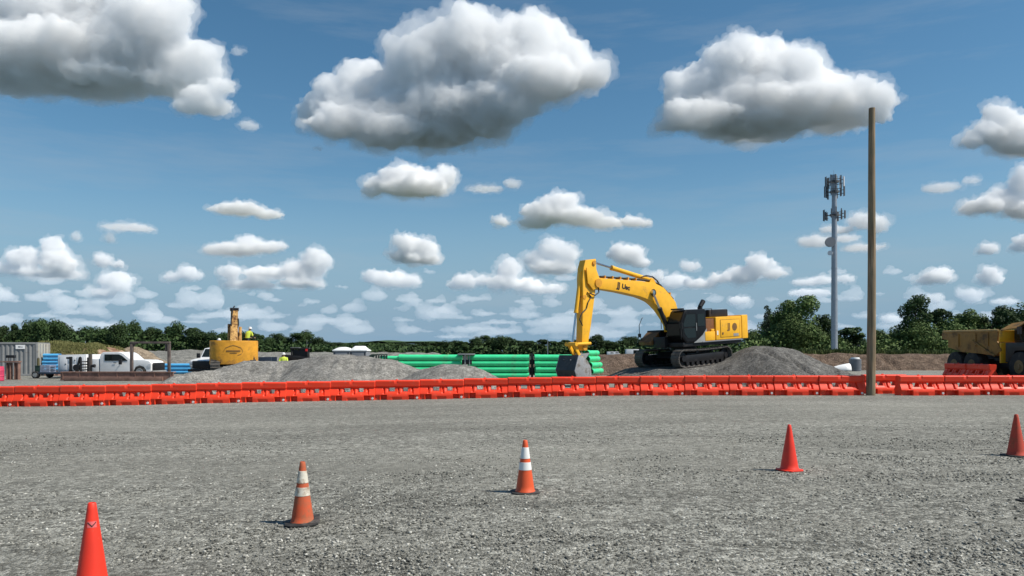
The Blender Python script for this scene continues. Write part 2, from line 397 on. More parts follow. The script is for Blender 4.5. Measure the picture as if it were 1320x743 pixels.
def ridge_fn(pts, slope=0.62, rough=0.12, seed=0.0, gully=0.0, flat=0.0):
    """pts: (u, v, Y) crest of a pile as it is seen; falls off on both sides"""
    P = [at(*p) for p in pts]; xs = [p.x for p in P]; ys = [p.y for p in P]; zs = [p.z for p in P]
    def fn(x, y):
        yr = float(np.interp(x, xs, ys)); h = float(np.interp(x, xs, zs))
        if x < xs[0]: h -= (xs[0] - x) * slope
        if x > xs[-1]: h -= (x - xs[-1]) * slope
        d = max(0.0, abs(y - yr) - flat)
        z = h - (math.sqrt(d * d + 0.16) - 0.4) * slope
        z += rough * nz(x, y, 0.55, seed, 5)
        if gully: z -= gully * max(0.0, nz(x * 2.4 + 0.35 * (y - yr), y * 0.25, 0.8, seed + 4, 3)) * min(1, d / 1.2)
        return z
    return fn
PILEM = gravel_mat('pile_gravel', (0.16, 0.153, 0.14), (0.42, 0.405, 0.37), band=False, scale=0.7, bumpd=0.05)
PILED = gravel_mat('dark_pile_gravel', (0.09, 0.087, 0.082), (0.28, 0.27, 0.25), band=False, scale=0.7, bumpd=0.06)
DIRT = gravel_mat('brown_dirt', (0.11, 0.075, 0.055), (0.26, 0.19, 0.14), band=False, scale=0.3, bumpd=0.15)
SAND = gravel_mat('tan_dirt', (0.22, 0.17, 0.12), (0.42, 0.34, 0.25), band=False, scale=0.3, bumpd=0.12)
GREYB = gravel_mat('grey_bank', (0.17, 0.17, 0.155), (0.33, 0.32, 0.29), band=False, scale=0.3, bumpd=0.1)
MIXB = gravel_mat('grey_brown_bank', (0.12, 0.11, 0.095), (0.27, 0.24, 0.2), band=False, scale=0.4, bumpd=0.12, brown=0.8)

fA = ridge_fn([(196, 499, 37), (226, 486, 37.5), (258, 479.5, 38.5), (289, 472, 40), (321, 467.5, 41), (350, 467, 41.5), (381, 466, 41.5), (402, 461.5, 41), (422, 458.5, 40.5), (445, 458.5, 40), (464, 460, 40), (490, 463.5, 40), (507, 466, 40), (525, 471, 40), (545, 477, 40), (575, 488, 40)], 0.42, 0.16, 2.0, 0.12, 0.5)
tag(heightfield('gravel_pile', -21, -3, 33, 49, 0.12, fA, PILEM), 'long low heap of pale grey gravel left of the green pipes', 'gravel pile', 'gravel piles behind the barriers')
fB = ridge_fn([(528, 484, 37), (545, 476, 37), (556, 473, 37), (569, 470.5, 37), (595, 471, 37), (612, 472.5, 37), (622, 476, 37), (640, 486, 37), (655, 495, 37)], 0.55, 0.08, 12.0, 0.05, 0.2)
tag(heightfield('gravel_pile', -6.0, 0.6, 33, 42, 0.1, fB, PILEM), 'small rounded grey gravel heap in front of the green pipes', 'gravel pile', 'gravel piles behind the barriers')

# excavator pose
EX = thing('excavator', 'yellow tracked excavator with black cab standing on the dark gravel mound', 'excavator', (10.38, 44.68, 1.0), math.pi + R(37), pitch=R(3.2))
bpy.context.view_layer.update()
EM = EX.matrix_world.copy(); EMI = EM.inverted()
def mound(x, y):
    p = EMI @ Vector((x, y, 1.0)); lx, ly = p.x, p.y
    dx = max(0, -2.9 - lx, lx - 2.9); dy = max(0, abs(ly) - 2.0)
    d = math.hypot(dx, dy)
    zp = (EM @ Vector((max(-2.9, min(2.9, lx)), max(-2, min(2, ly)), -0.02))).z
    z1 = zp - d * 0.40
    z2 = f2(x, y)
    k = 0.25; h = max(0, k - abs(z1 - z2)) / k
    z = max(z1, z2) + h * h * k * 0.25
    return z + 0.09 * nz(x, y, 0.6, 21, 5) * min(1, 0.3 + d)
f2 = ridge_fn([(915, 474, 44), (935, 466, 44), (950, 457, 44), (962, 450.5, 44), (978, 447.5, 44), (990, 447.5, 44), (1003, 450, 44), (1019, 455, 44), (1035, 464, 44), (1056, 473, 44), (1088, 482, 43), (1106, 487, 42), (1125, 493, 42)], 0.36, 0.12, 31.0, 0.40, 1.3)
tag(heightfield('gravel_pile', 1.5, 24, 33.2, 56, 0.13, mound, PILED), 'large dark grey gravel mound under the yellow excavator', 'gravel pile', 'gravel piles behind the barriers')

def berm(name, pts, m, slope, x0, x1, y0, y1, step=0.5, rough=0.3, seed=0.0, gully=0.2, flat=1.5):
    o = heightfield(name, x0, x1, y0, y1, step, ridge_fn(pts, slope, rough, seed, gully, flat), m); tag(o, kind='structure'); return o
# brown bank on the right, reaching behind the mound to the truck
berm('dirt_bank', [(960, 458, 80), (1000, 456.5, 80), (1040, 456, 80), (1075, 456.5, 79), (1130, 457.5, 78), (1175, 457.5, 78), (1225, 457.5, 78), (1300, 457, 78), (1400, 457, 78)], DIRT, 0.55, 24, 66, 70, 95, 0.3, 0.16, 40, 0.55, 4)
berm('dirt_bank', [(700, 461, 64), (765, 459, 64), (800, 458.5, 64), (850, 459, 64), (900, 461, 64), (960, 464, 64)], DIRT, 0.35, 0, 22, 56, 76, 0.3, 0.3, 50, 0.3, 3)
berm('dirt_bank', [(40, 452, 66), (60, 446, 66), (75, 443.5, 66), (100, 444.5, 66), (125, 447, 66), (145, 451, 66), (158, 460, 66)], mat('reddish_dirt', (0.26, 0.15, 0.10), .95, var=.35, vscale=1.5, dirt=(.36,.28,.2), dirt_amt=.5, bump=.1, bscale=3, spec=.1), 0.6, -50, -32, 58, 76, 0.3, 0.25, 60, 0.3, 1.5)
berm('dirt_bank', [(140, 462, 80), (152, 452, 80), (166, 447.5, 80), (176, 448.5, 80), (190, 455, 80), (205, 463, 80)], SAND, 0.6, -48, -36, 72, 88, 0.3, 0.2, 70, 0.3, .6)
berm('gravel_bank', [(150, 456, 112), (200, 453.5, 112), (230, 452.5, 112), (265, 452.5, 112), (330, 455, 112), (450, 455.5, 112), (560, 456, 112)], GREYB, 0.25, -70, -5, 95, 130, 0.9, 0.3, 80, 0.3, 3)

# ================================================================ WATER BARRIERS
def barrier_mat():
    return mat('red_orange_plastic', (0.90, 0.060, 0.022), 0.45, var=0.10, vscale=1.2, dirt=(0.55, 0.17, 0.10), dirt_amt=0.10, dscale=5, bump=0.0015, bscale=30, spec=0.3)
BAR = barrier_mat()
def add_random(m, lo, hi):
    N = m.node_tree.nodes; L = m.node_tree.links; b = N['Principled BSDF']; src = b.inputs['Base Color'].links[0].from_socket
    oi = N.new('ShaderNodeObjectInfo'); r = N.new('ShaderNodeMapRange'); r.inputs[3].default_value = lo; r.inputs[4].default_value = hi; L.new(oi.outputs['Random'], r.inputs[0])
    v = N.new('ShaderNodeVectorMath'); v.operation = 'SCALE'; L.new(src, v.inputs[0]); L.new(r.outputs[0], v.inputs['Scale']); L.new(v.outputs[0], b.inputs['Base Color'])
add_random(BAR, .84, 1.04)
WLBL = mat('pale_plug_plastic', (0.75, 0.70, 0.66), 0.6)
def barrier_mesh():
    L_, H_ = 0.912, 0.81
    nx, nz_ = 84, 40
    xs = np.linspace(-L_, L_, nx + 1); zs = np.linspace(0, H_, nz_ + 1)
    def ss(a, b, x): t = min(1, max(0, (x - a) / (b - a))); return t * t * (3 - 2 * t)
    holes = ((-0.37, -0.10), (0.21, 0.44))
    def depth(x, z):
        ax = abs(x)
        if z > 0.535:   # upright top rail, standing slightly proud of the face below
            d = 0.150 + 0.030 * ss(0.535, 0.56, z) + 0.006 * ss(0.60, 0.77, z)
            d -= 0.06 * ss(0.77, 0.81, z) ** 2
            if abs(x + 0.05) < 0.07: d -= 0.035 * ss(0.64, 0.8, z)
            return max(0.04, d - (0.025 * ss(0.885, 0.912, ax)))
        # long sloping face down to a short upright foot
        sk = 0.125 + 0.185 * (1 - ss(0.14, 0.60, z))
        for c0 in (-0.545, 0.045, 0.62):        # slanting slits beside the fork pockets
            q = (1 - ss(0.018, 0.040, abs(x - c0 - 0.10 * (0.38 - z)))) * ss(0.24, 0.27, z) * (1 - ss(0.49, 0.52, z))
            sk -= 0.075 * q
        for (a, b) in ((-0.38, -0.09), (0.20, 0.45)):   # dished surround of the see-through pockets
            q = ss(a - 0.06, a - 0.01, x) * (1 - ss(b + 0.01, b + 0.06, x)) * ss(0.29, 0.34, z)
            sk -= 0.022 * q
        for c0, hw in ((-0.555, 0.10), (0.585, 0.10)):
            q = (1 - ss(hw, hw + 0.03, abs(x - c0))) * (1 - ss(0.17, 0.22, z))
            sk -= 0.16 * q
        if ax > 0.70: sk -= 0.05 * (1 - ss(0.16, 0.22, z)) * ss(0.70, 0.73, ax)
        sk -= 0.035 * (1 - ss(0.14, 0.22, abs(x + 0.02))) * (1 - ss(0.07, 0.13, z))
        sk -= 0.04 * ss(0.89, 0.912, ax)
        return max(0.05, sk)
    def hole(x, z): return any(a < x < b for a, b in holes) and 0.345 < z < 0.505
    vs = []; idx = {}
    for s in (-1, 1):
        for k, z in enumerate(zs):
            for i, x in enumerate(xs):
                idx[(s, i, k)] = len(vs); vs.append((x, s * depth(x, z), z))
    fs = []
    H = [[hole((xs[i] + xs[i + 1]) / 2, (zs[k] + zs[k + 1]) / 2) for k in range(nz_)] for i in range(nx)]
    for i in range(nx):
        for k in range(nz_):
            if H[i][k]:
                for (di, dk, a, b) in ((-1, 0, (i, k), (i, k + 1)), (1, 0, (i + 1, k + 1), (i + 1, k)), (0, -1, (i + 1, k), (i, k)), (0, 1, (i, k + 1), (i + 1, k + 1))):
                    if not H[i + di][k + dk]:
                        fs.append((idx[(-1, *a)], idx[(-1, *b)], idx[(1, *b)], idx[(1, *a)]))
            else:
                fs.append((idx[(-1, i, k)], idx[(-1, i + 1, k)], idx[(-1, i + 1, k + 1)], idx[(-1, i, k + 1)]))
                fs.append((idx[(1, i, k)], idx[(1, i, k + 1)], idx[(1, i + 1, k + 1)], idx[(1, i + 1, k)]))
    for i in range(nx):
        fs.append((idx[(-1, i, nz_)], idx[(-1, i + 1, nz_)], idx[(1, i + 1, nz_)], idx[(1, i, nz_)]))
        fs.append((idx[(-1, i + 1, 0)], idx[(-1, i, 0)], idx[(1, i, 0)], idx[(1, i + 1, 0)]))
    for k in range(nz_):
        fs.append((idx[(-1, 0, k)], idx[(-1, 0, k + 1)], idx[(1, 0, k + 1)], idx[(1, 0, k)]))
        fs.append((idx[(-1, nx, k + 1)], idx[(-1, nx, k)], idx[(1, nx, k)], idx[(1, nx, k + 1)]))
    mb = MB(); mb.add(vs, fs); return mb
def make_barrier():
    o = thing('water_barrier', 'x', 'barrier', (0, 0, 0))
    barrier_mesh().build('barrier_body', BAR, o, smooth=40)
    mb = MB(); mb.cyl((-0.05, 0, 0.79), (-0.05, 0, 0.835), 0.055, 0.05, 14); mb.box(-0.075, -0.025, -0.008, 0.008, 0.83, 0.85); mb.build('fill_cap', BAR, o, bevel=0.004)
    mb = MB()
    for s in (-1, 1): mb.cyl((0.81, s * 0.235, 0.095), (0.81, s * 0.285, 0.095), 0.05, 0.047, 12)
    mb.build('drain_plug', WLBL, o)
    mb = MB()
    for z in (0.12, 0.34, 0.66): mb.box(0.905, 0.945, -0.07, 0.07, z, z + 0.07)
    mb.cyl((0.935, 0, 0.05), (0.935, 0, 0.80), 0.018, 0.018, 8)
    mb.build('hinge_lug', BAR, o)
    return o
barrier0 = make_barrier(); used = [False]
def put_barrier(u, Y, z, rz, label, yoff=0.0):
    o = barrier0 if not used[0] else copy_tree(barrier0)
    used[0] = True
    x = (u - 660) * Y / F
    o.location = (x, Y + yoff, z); o.rotation_euler = (0, 0, rz)
    o['label'] = label; o['group'] = 'water barriers in a row across the gravel'
    return o
ORD = ['first', 'second', 'third', 'fourth', 'fifth', 'sixth', 'seventh', 'eighth', 'ninth', 'tenth', 'eleventh', 'twelfth', 'thirteenth', 'fourteenth', 'fifteenth', 'sixteenth', 'seventeenth', 'eighteenth', 'nineteenth', 'twentieth', 'twenty-first']
# seams seen in the photo, left to right
seams = [-36.5, 22, 80.5, 138.5, 197, 255, 313, 370.3, 427, 484.5, 541.5, 598.3, 654.6, 711, 767.5, 824, 881, 938, 995.5, 1053.3, 1110.8]
rng_ = random.Random(5)
for i in range(20):
    u0, u1 = seams[i], seams[i + 1]; Y = 1.832 * F / (u1 - u0)
    Ys = float(np.interp((u0 + u1) / 2, [0, 130, 313, 600, 800, 1110], [29.75, 29.8, 30.2, 30.75, 30.75, 30.5]))
    uc = (u0 + u1) / 2; vb = float(np.interp(uc, [0, 130, 313, 598, 767, 1300], [524, 523.5, 518.7, 514.2, 511.3, 509.6]))
    x = (uc - 660) * Ys / F
    nleft = 19 - i
    if nleft < 10: lab = 'orange plastic water barrier, %s in the row left of the tall wooden pole' % ORD[nleft]
    else: lab = 'orange plastic water barrier in the long row, %s from the left picture edge' % ORD[i]
    put_barrier(uc, Ys, ground_z(x, Ys) - 0.005, rng_.uniform(-.012, .012) + float(np.interp(uc, [0, 150, 313, 598, 700, 1100], [-0.0, 0.03, 0.05, 0.02, 0, -.01])), lab)
put_barrier(1139, 31.55, 0.045, 0.02, 'orange plastic water barrier half hidden behind the tall wooden pole', 0)
for k, (a, b) in enumerate(((1156.5, 1214), (1214.3, 1271.9), (1272.3, 1330), (1330, 1388))):
    put_barrier((a + b) / 2, 30.35, 0.045, rng_.uniform(-.01, .01), 'orange plastic water barrier, %s in the row right of the tall wooden pole' % ORD[k])
# two taller barriers standing end to end beside the hauler's wheels, in its shade
for (yy, lab) in ((45.75, 'taller red barrier in the shade beside the dump truck wheels, nearer of two'), (48.22, 'taller red barrier in the shade beside the dump truck wheels, farther of two')):
    bb = put_barrier(700, yy, 0.02, R(88), lab); bb.location = (29.05 + (yy - 47) * .02, yy, 0.02); bb.scale = (1.33, 1.2, 1.28); bb['group'] = 'taller barriers beside the dump truck'

# ================================================================ TRAFFIC CONES
def cone_mat(name, col, dirt=None, amt=0.0, rough=0.5):
    return mat(name, col, rough, var=0.12, vscale=4, dirt=dirt, dirt_amt=amt, dscale=7)
CO_RED = cone_mat('red_orange_cone', (0.84, 0.040, 0.016), (0.62, 0.09, 0.05), 0.12)
CO_FAD = cone_mat('worn_orange_cone', (0.60, 0.095, 0.03), (0.34, 0.12, 0.06), 0.55, 0.75)
CO_ORG = cone_mat('orange_cone', (0.74, 0.10, 0.025), (0.5, 0.1, 0.05), 0.15)
CO_DK = cone_mat('dull_red_cone', (0.52, 0.06, 0.03), (0.30, 0.09, 0.05), 0.35, 0.7)
COLLAR = mat('reflective_collar', (0.80, 0.79, 0.76), 0.4, var=0.06)
COLLARW = mat('worn_collar', (0.66, 0.62, 0.52), 0.7, var=0.2, vscale=10, dirt=(0.30, 0.20, 0.13), dirt_amt=0.42, dscale=14)
BASEK = mat('black_rubber_base', (0.022, 0.022, 0.022), 0.85, var=0.3, vscale=8, dirt=(0.12, 0.11, 0.10), dirt_amt=0.35, dscale=6)
PINK = mat('pink_stain', (0.85, 0.16, 0.16), 0.6)
def cone(u, v, Y, h, rb, rt, bs, cm, bm_, label, collar=None, mark=False, rz=0.3, warp=0.0, tilt=0.0):
    p = at(u, v, Y); gz = ground_z(p.x, p.y)
    z = min(p.z, gz + 0.03) if p.z > gz else p.z
    z = gz + 0.0
    o = thing('traffic_cone', label, 'traffic cone', (p.x, Y, z), rz, 'traffic cones on the gravel')
    th = 0.022
    mb = MB(); hb = h - th; n = 40
    prof = [(rb + 0.012, th - 0.004), (rb + 0.010, th + 0.010), (rb, th + 0.022)]
    for k in range(1, 13):
        f = k / 12; prof.append((rb + (rt - rb) * f, th + 0.022 + (h - th - 0.030) * f))
    prof += [(rt - 0.004, h - 0.003), (rt * 0.72, h), (rt * 0.66, h - 0.012), (rt * 0.62, h - 0.20)]
    mb.lathe(prof, n=n); mb.f = [f for f in mb.f if len(f) < n]
    mb.build('cone_body', cm, o, smooth=50)
    s = bs / 2; mb = MB(); ring = []
    # base: square with cut corners, edges lifted slightly when worn
    poly = []
    c = s * 0.32
    for sx, sy in ((1, 1), (-1, 1), (-1, -1), (1, -1)):
        q = [(sx * s, sy * (s - c)), (sx * (s - c), sy * s)]
        poly += q if sx * sy > 0 else q[::-1]
    mb.prism(poly, 0, th, 'z')
    b = mb.build('cone_base', bm_, o, bevel=0.008)
    if warp:
        bmm = bmesh.new(); bmm.from_mesh(b.data); bmesh.ops.subdivide_edges(bmm, edges=bmm.edges, cuts=3, use_grid_fill=True)
        for q in bmm.verts:
            q.co.z += warp * max(0, (q.co.x * 1.0 + 0.3 * q.co.y) / s) ** 2
        bmm.to_mesh(b.data); bmm.free()
    if collar:
        for (f0, f1) in collar[1]:
            r0 = rb + (rt - rb) * f0; r1 = rb + (rt - rb) * f1; z0 = th + .022 + (h - th - .03) * f0; z1 = th + .022 + (h - th - .03) * f1
            mb = MB(); mb.lathe([(r0 + .0002, z0 - .002), (r0 + .0035, z0), (r1 + .0035, z1), (r1 + .0002, z1 + .002)], n=n); mb.f = [f for f in mb.f if len(f) < n]
            mb.build('reflective_collar', collar[0], o, smooth=50)
    if mark:
        # stencilled chevron on a paler scuff, facing the camera
        zc = h * 0.612 if mark is True else mark
        rr = rb + (rt - rb) * ((zc - th) / (h - th)); 
        a0 = math.atan2(-p.y, -p.x) - rz
        def on(du, dz, off):
            r = rb + (rt - rb) * ((zc + dz - th) / (h - th)) + off; a = a0 + du / r
            return (math.cos(a) * r, math.sin(a) * r, zc + dz)
        def strip(pts, wd, off, name, m):
            mb = MB(); vs = []; fs = []
            for i, (a, b) in enumerate(pts):
                vs += [on(a, b - wd / 2, off), on(a, b + wd / 2, off)]
            for i in range(len(pts) - 1): fs.append((2 * i, 2 * i + 2, 2 * i + 3, 2 * i + 1))
            mb.add(vs, fs); mb.build(name, m, o)
        strip([(-0.038, 0), (-0.018, .001), (0, 0), (0.018, .001), (0.038, 0)], 0.052, 0.0015, 'scuff_patch', PINK)
        strip([(-0.034, 0.020), (-0.016, 0.002), (0, -0.014), (0.016, 0.002), (0.034, 0.020)], 0.011, 0.0035, 'chevron_mark', INK)
    return o
cone(118.5, 759, 6.35, 0.712, 0.124, 0.033, 0.32, CO_RED, CO_RED, 'bright red traffic cone with small black chevron, nearest and cut off at the bottom', mark=0.532)
cone(390, 675, 8.46, 0.71, 0.125, 0.030, 0.385, CO_FAD, BASEK, 'scuffed orange traffic cone with two dirty worn bands on a bent black base', collar=(COLLARW, ((0.43, 0.57), (0.65, 0.85))), rz=0.25, warp=0.04)
cone(677, 633, 9.95, 0.71, 0.125, 0.030, 0.375, CO_ORG, BASEK, 'orange traffic cone with two clean white bands and a black base', collar=(COLLAR, ((0.41, 0.56), (0.64, 0.86))), rz=0.1, warp=0.006)
cone(1017.5, 606, 11.47, 0.71, 0.134, 0.026, 0.34, CO_RED, CO_RED, 'plain bright red traffic cone right of the banded cones', rz=0.4)
cone(1310, 587.5, 12.8, 0.72, 0.140, 0.030, 0.40, CO_DK, BASEK, 'dull red traffic cone with dark base at the right picture edge', rz=0.2)

# dark rubber scrap at the right edge
p = at(1318, 648, 1.85 * F / 195 * 1.0)
mb = MB(); mb.box(-.10, .16, -.05, .05, 0, .016); mb.box(-.02, .2, .02, .08, .008, .024)
o = mb.build('rubber_scrap', BASEK, None, bevel=0.006); o.location = (p.x + .04, p.y, ground_z(p.x, p.y) + .006); o.rotation_euler = (0, 0, .1)
tag(o, 'flat black rubber scrap lying on the gravel at the right edge', 'rubber scrap')

# ================================================================ UTILITY POLE
def pole_mat():
    m = bpy.data.materials.new('pole_wood'); m.use_nodes = True; N = m.node_tree.nodes; L = m.node_tree.links
    b = N['Principled BSDF']; b.inputs['Roughness'].default_value = 0.85; b.inputs['Specular IOR Level'].default_value = 0.2
    tc = N.new('ShaderNodeTexCoord'); mp = N.new('ShaderNodeMapping'); mp.inputs['Scale'].default_value = (14, 14, 0.5); L.new(tc.outputs['Object'], mp.inputs[0])
    n1 = N.new('ShaderNodeTexNoise'); n1.inputs['Scale'].default_value = 1.5; n1.inputs['Detail'].default_value = 8; L.new(mp.outputs[0], n1.inputs['Vector'])
    n2 = N.new('ShaderNodeTexNoise'); n2.inputs['Scale'].default_value = 1.2; n2.inputs['Detail'].default_value = 4; L.new(tc.outputs['Object'], n2.inputs['Vector'])
    cr = N.new('ShaderNodeValToRGB'); L.new(n1.outputs[0], cr.inputs[0]); e = cr.color_ramp.elements
    e[0].position = .3; e[0].color = (0.15, 0.10, 0.06, 1); e[1].position = .7; e[1].color = (0.38, 0.28, 0.18, 1)
    mx = N.new('ShaderNodeMixRGB'); mx.inputs[2].default_value = (0.16, 0.15, 0.10, 1); mx.blend_type = 'MIX'
    r = N.new('ShaderNodeMapRange'); r.inputs[1].default_value = .4; r.inputs[2].default_value = .7; r.inputs[4].default_value = .7; L.new(n2.outputs[0], r.inputs[0])
    L.new(r.outputs[0], mx.inputs[0]); L.new(cr.outputs[0], mx.inputs[1]); L.new(mx.outputs[0], b.inputs['Base Color'])
    bp = N.new('ShaderNodeBump'); bp.inputs['Distance'].default_value = .02; L.new(n1.outputs[0], bp.inputs['Height']); L.new(bp.outputs[0], b.inputs['Normal'])
    return m
pb = at(1122.3, 511, 30.25); pt = at(1125.2, 140.5, 30.25)
mb = MB(); N_ = 14
for k in range(N_):
    f0, f1 = k / N_, (k + 1) / N_
    a = Vector((0, 0, -0.35)).lerp(Vector((pt.x - pb.x, 0.05, pt.z - pb.z)), f0); b = Vector((0, 0, -0.35)).lerp(Vector((pt.x - pb.x, 0.05, pt.z - pb.z)), f1)
    wob = lambda f: Vector((0.02 * math.sin(f * 5.0), 0.01 * math.cos(f * 4), 0))
    mb.cyl(a + wob(f0), b + wob(f1), 0.180 - 0.058 * f0, 0.180 - 0.058 * f1, 24, caps=(k == N_ - 1 or k == 0))
po = mb.build('utility_pole', pole_mat(), None, smooth=60); po.location = (pb.x, 30.25, ground_z(pb.x, 30.25))
tag(po, 'tall bare brown wooden pole standing in the gap of the barrier row', 'utility pole')

# ================================================================ CELL TOWER
TY = 150.0
tb = at(1075.5, 456, TY); TW = thing('cell_tower', 'tall grey steel monopole tower carrying three tiers of antennas above the trees', 'cell tower', (tb.x, TY, 0.0))
H = at(1075, 226, TY).z
mb = MB()
for k in range(6):
    f0, f1 = k / 6, (k + 1) / 6
    mb.cyl((0, 0, H * f0 + (-.75 if k == 0 else .02)), (0, 0, H * f1), 0.66 - .20 * f0, 0.66 - .20 * f1 + (.0), 18)
    mb.cyl((0, 0, H * f1 - .25), (0, 0, H * f1 + .05), 0.70 - .20 * f1, 0.70 - .20 * f1, 18)
mb.build('pole', GALV, TW)
mb = MB(); mb.cyl((-.1, 0, H), (-.1, 0, H + 1.0), .05, .03, 6); mb.build('lightning_rod', GALV, TW)
rt = random.Random(8)
for (v, n, rad, wh) in ((234, 10, 1.2, 1), (247, 9, 1.35, 0), (277, 10, 1.55, 0)):
    z = at(1075, v, TY).z
    pf = thing('antenna_mount', None, None, (0, 0, z)); pf.parent = TW
    mb = MB(); mb.ring((0, 0, -.25), (0, 0, .1), .9, .5, 18)
    for a in (20, 140, 260):
        ca, sa = math.cos(R(a)), math.sin(R(a)); tx, ty = -sa, ca
        mb.cyl((0.4 * ca, .4 * sa, -.1), (rad * ca, rad * sa, 0), .10, .08, 6)
        mb.cyl((rad * ca - 1.1 * tx, rad * sa - 1.1 * ty, .25), (rad * ca + 1.1 * tx, rad * sa + 1.1 * ty, .25), .07, .07, 6)
        mb.cyl((rad * ca - 1.1 * tx, rad * sa - 1.1 * ty, -.45), (rad * ca + 1.1 * tx, rad * sa + 1.1 * ty, -.45), .07, .07, 6)
    mb.build('support_frame', ANT, pf)
    for a in (20, 140, 260):
        ca, sa = math.cos(R(a)), math.sin(R(a)); tx, ty = -sa, ca
        for q in (-1.0, -.1, .9):
            cx, cy = (rad + .25) * ca + q * tx, (rad + .25) * sa + q * ty
            hgt = rt.uniform(.7, 1.2) if v != 234 else rt.uniform(.9, 1.35); wid = rt.uniform(.07, .13)
            m = Matrix.Translation((cx, cy, rt.uniform(-.15, .15))) @ Matrix.Rotation(R(a), 4, 'Z')
            mb = MB(); mb.box(-.1, .12, -wid, wid, -hgt, hgt, m); mb.cyl(m @ Vector((-.2, 0, -hgt * 1.1)), m @ Vector((-.2, 0, hgt * 1.1)), .05, .05, 6)
            mb.build('panel_antenna', ANTW if (wh and (cx > 1.2)) else ANT, pf)
zd = at(1075, 313, TY).z
mb = MB(); mb.cyl((-1.1, -.3, zd), (-1.15, -.95, zd), .95, 1.0, 20); mb.build('dish_antenna', GRYPL, TW)
mb = MB(); mb.cyl((-1.15, -.3, zd), (0, 0, zd), .12, .12, 6); mb.build('dish_arm', GALV, TW)
zd = at(1075, 327, TY).z
mb = MB(); mb.cyl((-1.0, -.5, zd), (-1.2, -.75, zd), .45, .5, 16); mb.cyl((-.9, -.4, zd), (0, 0, zd), .08, .08, 6); mb.build('dish_antenna', ANTW, TW)

TW.scale = (.74,) * 3; TW.location = (tb.x * .74, 111.0, .48)

# ================================================================ MAIN EXCAVATOR
# local frame: x forward, y left (towards camera/right), z up from the tracks' sole
CAMP = Vector((0, 0, CH))
def loc(u, v, lat, M=EMI):
    """photo pixel -> (x, z) on the machine's own upright plane y = lat"""
    d = at(u, v, 10.0) - CAMP; o = M @ CAMP; d = M.to_3x3() @ d
    t = (lat - o.y) / d.y; p = o + d * t
    return (p.x, p.z)
def poly(pts, lat): return [loc(u, v, lat) for u, v in pts]

def make_track(parent, yc, wd=0.60, L=4.9, h=1.05, name='track'):
    """closed belt of shoes around idler and sprocket"""
    r = h / 2; x0, x1 = -L / 2 + r, L / 2 - r
    tr = MB(); per = []
    n = 46
    tot = 2 * (x1 - x0) + 2 * math.pi * r
    def pt(s):
        s = s % tot
        if s < x1 - x0: return (x0 + s, 0.0, 0.0)
        s -= x1 - x0
        if s < math.pi * r: a = s / r; return (x1 + r * math.sin(a), r - r * math.cos(a), a)
        s -= math.pi * r
        if s < x1 - x0: return (x1 - s, 2 * r - 0.05 * math.sin(math.pi * s / (x1 - x0)), math.pi)
        s -= x1 - x0; a = s / r; return (x0 - r * math.sin(a), r + r * math.cos(a), math.pi + a)
    st = tot / n
    for k in range(n):
        x, z, a = pt(k * st)
        m = Matrix.Translation((x, yc, z)) @ Matrix.Rotation(-a, 4, 'Y')
        tr.box(-st * .47, st * .47, -wd / 2, wd / 2, 0.02, 0.05, m)
        tr.box(-st * .42, -st * .32, -wd / 2, wd / 2, -0.03, 0.021, m)
        tr.box(-st * .05, st * .05, -wd / 2, wd / 2, -0.02, 0.021, m)
        tr.box(-st * .5, st * .5, -0.14, 0.14, 0.05, 0.12, m)
    t = tr.build(name, TRK, parent, smooth=0)
    fr = MB(); fr.prism([(x0 + .25, .30), (x1 - .2, .30), (x1 - .05, .45), (x1 - .2, .70), (x0 + .2, .74), (x0 + .05, .5)], yc - .20, yc + .20)
    fr.build('track_frame', BLK, parent, bevel=.02)
    wl = MB()
    for xx, rr in ((x0, r - .15), (x1, r - .15)):
        wl.cyl((xx, yc - .09, r), (xx, yc + .09, r), rr, rr, 24); wl.cyl((xx, yc - .24, r), (xx, yc + .24, r), rr * .45, rr * .45, 16)
    wl.build('idler_wheel', BLK, parent)
    rl = MB()
    for k in range(8):
        xx = x0 + .35 + k * (x1 - x0 - .7) / 7; rl.cyl((xx, yc - .22, .22), (xx, yc + .22, .22), .13, .13, 12)
    for xx in (-.7, .7): rl.cyl((xx, yc - .2, 2 * r - .16), (xx, yc + .2, 2 * r - .16), .10, .10, 12)
    rl.build('track_rollers', BLK, parent)
    return t
make_track(EX, 1.42); make_track(EX, -1.42)
mb = MB(); mb.prism([(-1.3, .50), (1.3, .50), (.9, .88), (-.9, .88)], -1.15, 1.15); mb.cyl((0, 0, .85), (0, 0, 1.08), .80, .80, 28); mb.build('undercarriage', BLK, EX, bevel=.02)

U = EX
ZD = 1.03
mb = MB(); mb.box(-3.7, 1.75, -1.50, 1.50, ZD + .16, ZD + .41); mb.box(-1.0, 2.05, -.5, .38, ZD + .12, ZD + .75); mb.cyl((0, 0, ZD), (0, 0, ZD + .161), .78, .78, 28); mb.build('deck_frame', BLK, U, bevel=.03)
# counterweight, rounded in plan
cw = [(-3.62, -1.62)] + [(x, max(-1.62, min(1.62, y * 1.0))) for x, y in [(-3.85 - .92 * (max(0, math.cos(R(-90 + 15 * k)))) ** .55, 1.62 * math.sin(R(-90 + 15 * k))) for k in range(13)]] + [(-3.62, 1.62)]
mb = MB(); mb.prism(cw, ZD + .40, ZD + 1.86, 'z'); mb.build('counterweight', YEL, U, bevel=.06, seg=3)
